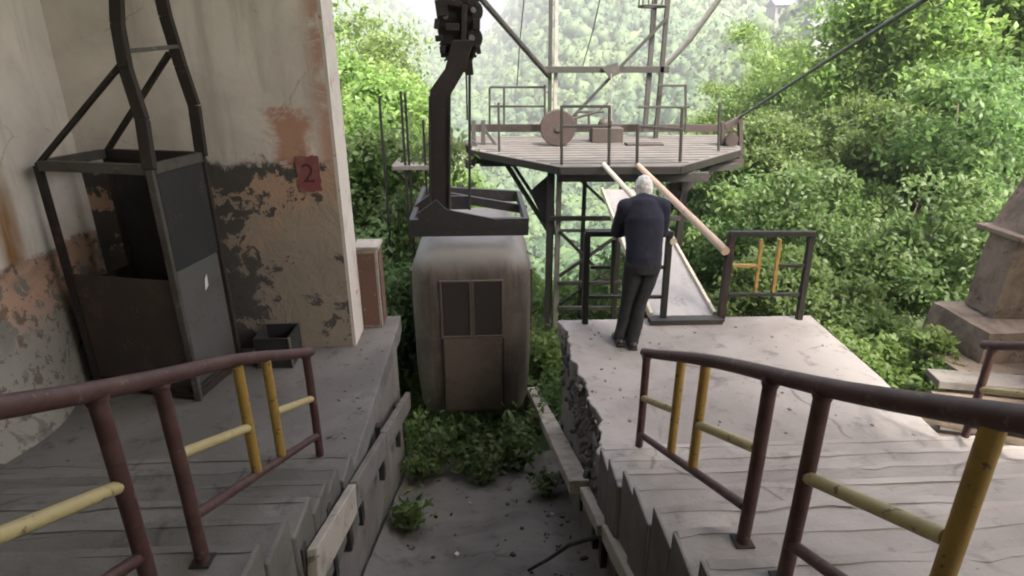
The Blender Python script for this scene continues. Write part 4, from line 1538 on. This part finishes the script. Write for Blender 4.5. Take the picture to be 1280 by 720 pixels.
def make_tree(variant, H_, rx, nclump, per, leaf, mat, trunk_r, label, crown_low=0.28):
    rng = np.random.default_rng(100 + variant)
    rz_ = H_ * (1 - crown_low) / 2 / 0.95
    zc = H_ * crown_low + rz_ * .95
    cl, pts = crown_centers(rng, nclump, per, rx, rz_, zc, lobes=6)
    t = thing("tree", label, "tree", (0, 0, 0), "leafy trees on the slope")
    mb = MB()
    lean = rng.normal(size=2) * .03 * H_
    tp = [(lean[0] * f ** 1.5, lean[1] * f ** 1.5, H_ * .85 * f) for f in np.linspace(0, 1, 9)]
    tp[0] = (0, 0, -1.2)
    mb.path(tp, [trunk_r * (1 - .82 * f) for f in np.linspace(0, 1, 9)], 10)
    order = np.argsort(-np.linalg.norm(cl[:, :2], axis=1))
    for ci in order[:26]:
        c = cl[ci]
        z0 = max(H_ * .16, min(c[2] - np.hypot(c[0], c[1]) * .7, H_ * .75))
        f = z0 / (H_ * .85)
        s_ = Vector((lean[0] * f ** 1.5, lean[1] * f ** 1.5, z0))
        e = Vector(c)
        mid_ = s_.lerp(e, .5) + Vector((0, 0, .06 * (e - s_).length))
        r0 = trunk_r * (1 - .82 * f) * .5
        mb.path([s_, mid_, e], [r0, r0 * .6, r0 * .18], 6)
    mb.build("trunk", "bark", t, smooth=True)
    V, Fq = leaf_arrays(pts, leaf, rng)
    o = bpy.data.objects.new("crown", tri_mesh("crown", V, Fq, mat))
    COL.objects.link(o)
    o.parent = t
    return t


def make_bush(variant, rx, h, nclump, per, leaf, mat, label, cat="bush", group="bushes around the station"):
    rng = np.random.default_rng(300 + variant)
    cl, pts = crown_centers(rng, nclump, per, rx, h * .55, h * .5, lobes=6)
    pts[:, 2] = np.abs(pts[:, 2] + .05)
    t = thing("bush", label, cat, (0, 0, 0), group)
    mb = MB()
    for c in cl[:14]:
        e = Vector(c)
        mb.path([(0, 0, -.4), (e.x * .4, e.y * .4, e.z * .5), e], [.03, .02, .006], 6)
    mb.build("stems", "bark", t)
    V, Fq = leaf_arrays(pts, leaf, rng)
    o = bpy.data.objects.new("foliage", tri_mesh("foliage", V, Fq, mat))
    COL.objects.link(o)
    o.parent = t
    return t


def dup(root, loc, rz=0.0, sc_=1.0, label=None, mat=None):
    r_ = root.copy()
    COL.objects.link(r_)
    r_.location, r_.rotation_euler, r_.scale = loc, (0, 0, rz), (sc_, sc_, sc_)
    if label:
        r_["label"] = label
    for ch in list(root.children):
        c = ch.copy()
        COL.objects.link(c)
        c.parent = r_
        if mat and ch.name.split(".")[0] in ("crown", "foliage"):
            c.material_slots[0].link = 'OBJECT'
            c.material_slots[0].material = MATS[mat]
    return r_


def place(protos, spots, sink=0.2):
    used = set()
    for k, x, y, z, sc_, label, mat in spots:
        p_ = protos[k]
        zz = float(hgt(x, y)) - sink if z is None else z
        rz_ = R.uniform(0, 6.28)
        if k not in used:
            used.add(k)
            p_.location, p_.rotation_euler, p_.scale = (x, y, zz), (0, 0, rz_), (sc_,) * 3
            p_["label"] = label
            for ch in p_.children:
                if mat and ch.name.split(".")[0] in ("crown", "foliage"):
                    ch.material_slots[0].link = 'OBJECT'
                    ch.material_slots[0].material = MATS[mat]
        else:
            dup(p_, (x, y, zz), rz_, sc_, label, mat)


T = [make_tree(0, 9.5, 3.0, 150, 360, .15, "leaf_bright", .16, "x", .22),
     make_tree(1, 8.0, 2.6, 140, 350, .145, "leaf_mid", .14, "x", .2),
     make_tree(2, 11.0, 3.2, 165, 360, .16, "leaf_bright", .19, "x", .25),
     make_tree(3, 7.0, 2.4, 130, 350, .135, "leaf_mid", .12, "x", .12)]
LB_, LM, LD = "leaf_bright", "leaf_mid", "leaf_dark"
place(T, [
    # right hillside
    (0, 11.0, 13.2, None, 1.0, "tall bright green tree at the right edge of the photo, nearest of the right trees", LB_),
    (2, 14.6, 17.5, None, 1.0, "tall bright green tree behind the nearest right tree, above the stone pillar", LB_),
    (1, 7.3, 13.2, None, .8, "mid green tree behind the railing section with yellow balusters", LM),
    (3, 7.9, 16.0, None, 1.05, "rounded mid green tree just right of the platform end", LM),
    (2, 10.8, 22.0, None, .92, "tree with a pale crown under the thick steel cable", LB_),
    (0, 17.8, 22.0, None, 1.1, "tall tree in the second row above the cable, right side", LB_),
    (1, 18.0, 19.0, None, 1.2, "dense green tree cut off by the right edge of the photo", LM),
    (3, 12.5, 29.0, None, 1.2, "smaller tree in the back row left of the cable", LB_),
    (2, 22.5, 32.0, None, 1.0, "tall back row tree where the cable leaves the photo", LM),
    (0, 26.0, 30.0, None, 1.2, "back row tree behind the tall bright trees, top right", LB_),
    (1, 15.8, 36.0, None, 1.1, "far tree below the hillside houses", LM),
    # left of the cabin
    (3, -3.5, 10.8, None, .9, "mid green tree directly behind the corner of the plaster wall", LM),
    (0, -3.4, 13.5, None, .98, "tall yellow green tree rising beside the plaster wall, left of the hanger", LB_),
    (1, -1.9, 16.8, None, .92, "pale green tree behind the grated platform", LB_),
    (2, -4.6, 20.0, None, 1.1, "tall tree at the back left, highest beside the wall", LB_),
    (3, -1.2, 24.0, None, .9, "small light green tree between the grated platform and the hanger column", LB_),
])

B = [make_bush(0, 1.1, 1.7, 90, 210, .085, "leaf_mid", "x"),
     make_bush(1, 0.9, 1.3, 80, 200, .08, "leaf_bright", "x"),
     make_bush(2, 1.4, 2.2, 110, 220, .09, "leaf_dark", "x")]
place(B, [
    (1, 4.35, 5.9, -1.55, 1.15, "light green bush spilling over the edge of the bright landing", LB_),
    (0, 4.6, 7.3, -1.5, 1.1, "mid green bush between the landing edge and the stone plinth", LM),
    (2, 6.3, 8.8, -1.9, 1.25, "dark bush behind the stone pillar", LD),
    (0, 4.7, 9.8, -2.6, 1.3, "mid green bush below the railing with yellow balusters", LM),
    (1, 3.5, 8.2, -2.5, 1.3, "light bush beside the gangway", LM),
    (2, 5.6, 11.3, -2.6, 1.35, "dark green bush in the hollow behind the yellow balusters", LD),
    (0, 7.9, 10.8, -1.7, 1.4, "leafy bush on the slope above the stone plinth", LM),
    (2, 9.3, 11.2, -1.0, 1.5, "dark shaded bush at the right edge behind the pillar", LD),
    (1, 5.2, 6.6, -1.7, 0.9, "small pale bush at the foot of the stone plinth", LB_),
    (2, 6.4, 14.2, -3.2, 1.6, "large dark bush under the platform end", LD),
    (0, 4.2, 13.5, -4.0, 1.5, "bush in the gap between tower leg and right trees", LM),
    (1, 2.6, 14.5, -5.0, 2.0, "pale bush behind the gangway under the platform", LB_),
    (0, 1.3, 14.8, -5.2, 1.8, "pale bush seen through the tower bracing", LB_),
    (1, 1.0, 9.9, -3.6, 1.5, "bright bush between the cabin and the tower legs", LB_),
    (0, 1.75, 7.9, -2.6, .9, "bush growing up beside the right corner of the cabin", LM),
    (2, -2.3, 8.4, -2.5, 1.25, "dark green bush left of the cabin, behind the rusty cabinet", LD),
    (0, -1.7, 10.2, -3.2, 1.6, "mid green bush above the left shoulder of the cabin", LM),
    (2, -2.6, 9.4, -2.2, 1.6, "dark bush at the wall corner behind the rusty cabinet", LD),
    (1, -1.45, 7.5, -2.4, .72, "bright small bush squeezed between left landing and cabin", LB_),
    (0, 0.2, 12.0, -5.0, 1.7, "bush behind the cabin roof", LM),
    (1, -0.9, 13.5, -5.2, 1.9, "pale bush under the grated platform", LB_),
])


# weeds in the channel: each a plant of its own
def weed(x, y, h, spread, nst, seed, label, leaf=.11):
    rng = np.random.default_rng(seed)
    z = chan_z(y)
    t = thing("weed", label, "plant", (x, y, z), "weeds in the channel")
    mb = MB()
    pts = []
    for k in range(nst):
        a = rng.uniform(0, 6.28)
        q = spread * rng.uniform(.3, 1)
        hh = h * rng.uniform(.55, 1.1)
        p0 = Vector((x, y, z - .02))
        p1 = Vector((x + q * .4 * math.cos(a), y + q * .4 * math.sin(a), z + hh * .65))
        p2 = Vector((x + q * math.cos(a), y + q * math.sin(a), z + hh))
        mb.path([p0, p1, p2], [.006, .005, .002], 5)
        for i in range(9):
            f = rng.uniform(.3, 1.05)
            c = p0.lerp(p1, min(f * 2, 1)) if f < .5 else p1.lerp(p2, (f - .5) * 2)
            pts.append(np.array(c) + rng.normal(size=3) * np.array([.05, .05, .025]) * (spread / .2))
    mb.build("stems", "leaf_dark", t)
    V, Fq = leaf_arrays(np.array(pts), leaf, rng, .1, 2.3)
    V = V - np.array([x, y, z])
    o = bpy.data.objects.new("foliage", tri_mesh("foliage", V, Fq, "leaf_weed"))
    COL.objects.link(o)
    o.parent = t


for x, y, h, sp, n_, lb in (
        (-.06, 5.72, .28, .24, 16, "low leafy weed in the middle of the channel floor"),
        (-.74, 4.55, .34, .22, 18, "weed against the left channel wall, nearest of the weeds"),
        (-.62, 6.0, .5, .26, 20, "tall weed under the left corner of the cabin"),
        (-.22, 6.05, .42, .28, 18, "weed under the cabin door, left of centre"),
        (.18, 6.05, .45, .30, 20, "weed under the cabin door, right of centre"),
        (.40, 6.0, .50, .22, 20, "tall weed under the right corner of the cabin"),
        (-.80, 6.2, .75, .25, 22, "tall weed between the cabin and the left landing wall"),
        (-.40, 6.45, .75, .34, 30, "thick weed growing up in front of the cabin bottom, left half"),
        (.05, 6.35, .55, .34, 28, "thick weed growing up in front of the cabin bottom, centre"),
        (.42, 6.4, .80, .32, 30, "thick weed growing up in front of the cabin bottom, right half"),
        (-.78, 5.75, .4, .2, 16, "weed between the dark grey plank and the tall weed, left side"),
        (.62, 5.25, .25, .18, 12, "small weed at the foot of the right channel wall")):
    weed(x, y, h, sp, n_, int(abs(x * 1000) + y * 77), lb)

# ------------------------------------------------------------------ hillside houses and forest far off
def ground_hit(px, py, y0=60, y1=900):
    for y in np.linspace(y0, y1, 1500):
        q = at(px, py, y=float(y))
        if q.z <= hgt(q.x, q.y):
            return q
    return None


SITES = []
for px, py, wd_, dp, hh, lb in ((1040, 52, 15, 10, 6.5, "grey roofed house on the far wooded hillside, largest of the houses"),
                                (1062, 22, 9, 8, 5.5, "small pale house higher up behind the largest hillside house"),
                                (985, 20, 10, 8, 5.0, "low house left of the largest hillside house among far trees")):
    q = ground_hit(px, py + 6)
    if q is None:
        q = at(px, py, y=260)
    SITES.append((q.x, q.y))
    s_ = q.y / 230
    wd_, dp, hh = wd_ * s_, dp * s_, hh * s_
    t = thing("house", lb, "house", q, "houses on the far hillside")
    z0, z1 = q.z - 4, q.z + hh
    MB().bb((q.x - wd_ / 2, q.y, z0), (q.x + wd_ / 2, q.y + dp, z1)).build("wall", "house_wall", t)
    mb = MB()
    mb.prism([(q.x - wd_ / 2 - .6, q.y - .6, z1), (q.x - wd_ / 2 - .6, q.y + dp + .6, z1), (q.x - wd_ / 2 - .6, q.y + dp / 2, z1 + hh * .45)], (wd_ + 1.2, 0, 0))
    mb.build("roof", "house_roof", t)
    for k in range(4):
        xx = q.x - wd_ / 2 + wd_ * (k + .5) / 4
        MB().bb((xx - wd_ * .06, q.y - .08, z1 - hh * .55), (xx + wd_ * .06, q.y - .003, z1 - hh * .18)).build("window", "dark_glass", t)


def far_forest(HOUSES):
    rng = NR
    n = 8500
    y = 28 + 640 * rng.random(n) ** 1.35
    ang = rng.uniform(-.42, .62, n)
    x = ang * y
    keep = (y > 42) | (np.abs(ang) > 0.0)
    x, y = x[keep], y[keep]
    for hx, hy in HOUSES:
        lat = np.abs(x - hx * y / hy)
        kp = ~((lat < 5.5) & (y > hy - 40) & (y < hy + 12))
        x, y = x[kp], y[kp]
    near = y < 60
    ok = ~(near & (rng.random(len(y)) < 0.3))
    x, y = x[ok], y[ok]
    rad = rng.uniform(2.2, 4.6, len(x)) * np.interp(y, [28, 200, 600], [.55, 1, 1.5])
    z = hgt(x, y)
    per = 44
    d = rng.normal(size=(len(x), per, 3))
    d /= np.linalg.norm(d, axis=2)[:, :, None]
    d[:, :, 2] = np.abs(d[:, :, 2]) * 1.0 - .12
    rr = rng.uniform(.65, 1.1, (len(x), per, 1))
    c = np.stack([x, y, z + rad * .55], 1)[:, None, :] + d * rr * rad[:, None, None] * np.array([1, 1, 1.15])
    c = c.reshape(-1, 3)
    sz = np.repeat(rad, per) * .19
    k = len(c)
    e1 = rng.normal(size=(k, 3))
    e1 /= np.linalg.norm(e1, axis=1)[:, None]
    nd = d.reshape(-1, 3) + rng.normal(size=(k, 3)) * .22
    e2 = np.cross(nd, e1)
    e2 /= np.linalg.norm(e2, axis=1)[:, None] + 1e-9
    e1, e2 = e1 * sz[:, None], e2 * sz[:, None] * .7
    V = np.stack([c - e1, c + e2, c + e1, c - e2], 1).reshape(-1, 3)
    ii = np.arange(k)[:, None] * 4
    Fq = np.concatenate([ii + np.array([[0, 1, 2]]), ii + np.array([[0, 2, 3]])], 1).reshape(-1, 3)
    bm = bmesh.new()
    bmesh.ops.create_icosphere(bm, subdivisions=2, radius=1.0)
    iv = np.array([q.co[:] for q in bm.verts])
    iff = np.array([[q.index for q in f_.verts] for f_ in bm.faces])
    bm.free()
    m_ = len(x)
    lump = 1 + .19 * rng.normal(size=(m_, len(iv)))
    bv = iv[None] * lump[:, :, None] * (rad * .82)[:, None, None] * np.array([1, 1, 1.15]) + np.stack([x, y, z + rad * .5], 1)[:, None, :]
    bf = iff[None] + (np.arange(m_) * len(iv))[:, None, None] + len(V)
    V = np.concatenate([V, bv.reshape(-1, 3)])
    Fq = np.concatenate([Fq, bf.reshape(-1, 3)])
    o = bpy.data.objects.new("far_forest", tri_mesh("far_forest", V, Fq, "leaf_far"))
    COL.objects.link(o)
    o["kind"] = "stuff"
    tag(o, "hazy pale green forest covering the far hillside across the valley", "forest")


far_forest(SITES)

# ------------------------------------------------------------------ haze over the valley
m = bpy.data.materials.new("haze_air")
m.use_nodes = True
nt = m.node_tree
nt.nodes.clear()
out = nt.nodes.new("ShaderNodeOutputMaterial")
pv = nt.nodes.new("ShaderNodeVolumePrincipled")
pv.inputs["Color"].default_value = (0.93, 0.96, 1.0, 1)
pv.inputs["Density"].default_value = 0.0012
pv.inputs["Anisotropy"].default_value = 0.3
nt.links.new(pv.outputs[0], out.inputs["Volume"])
MATS["haze_air"] = m
mb = MB()
mb.bb((-1000, -120, -80), (1000, 1045, 300))
o = mb.build("haze", "haze_air", None)
o["kind"] = "stuff"
tag(o, "pale summer haze lying over the valley", "haze")
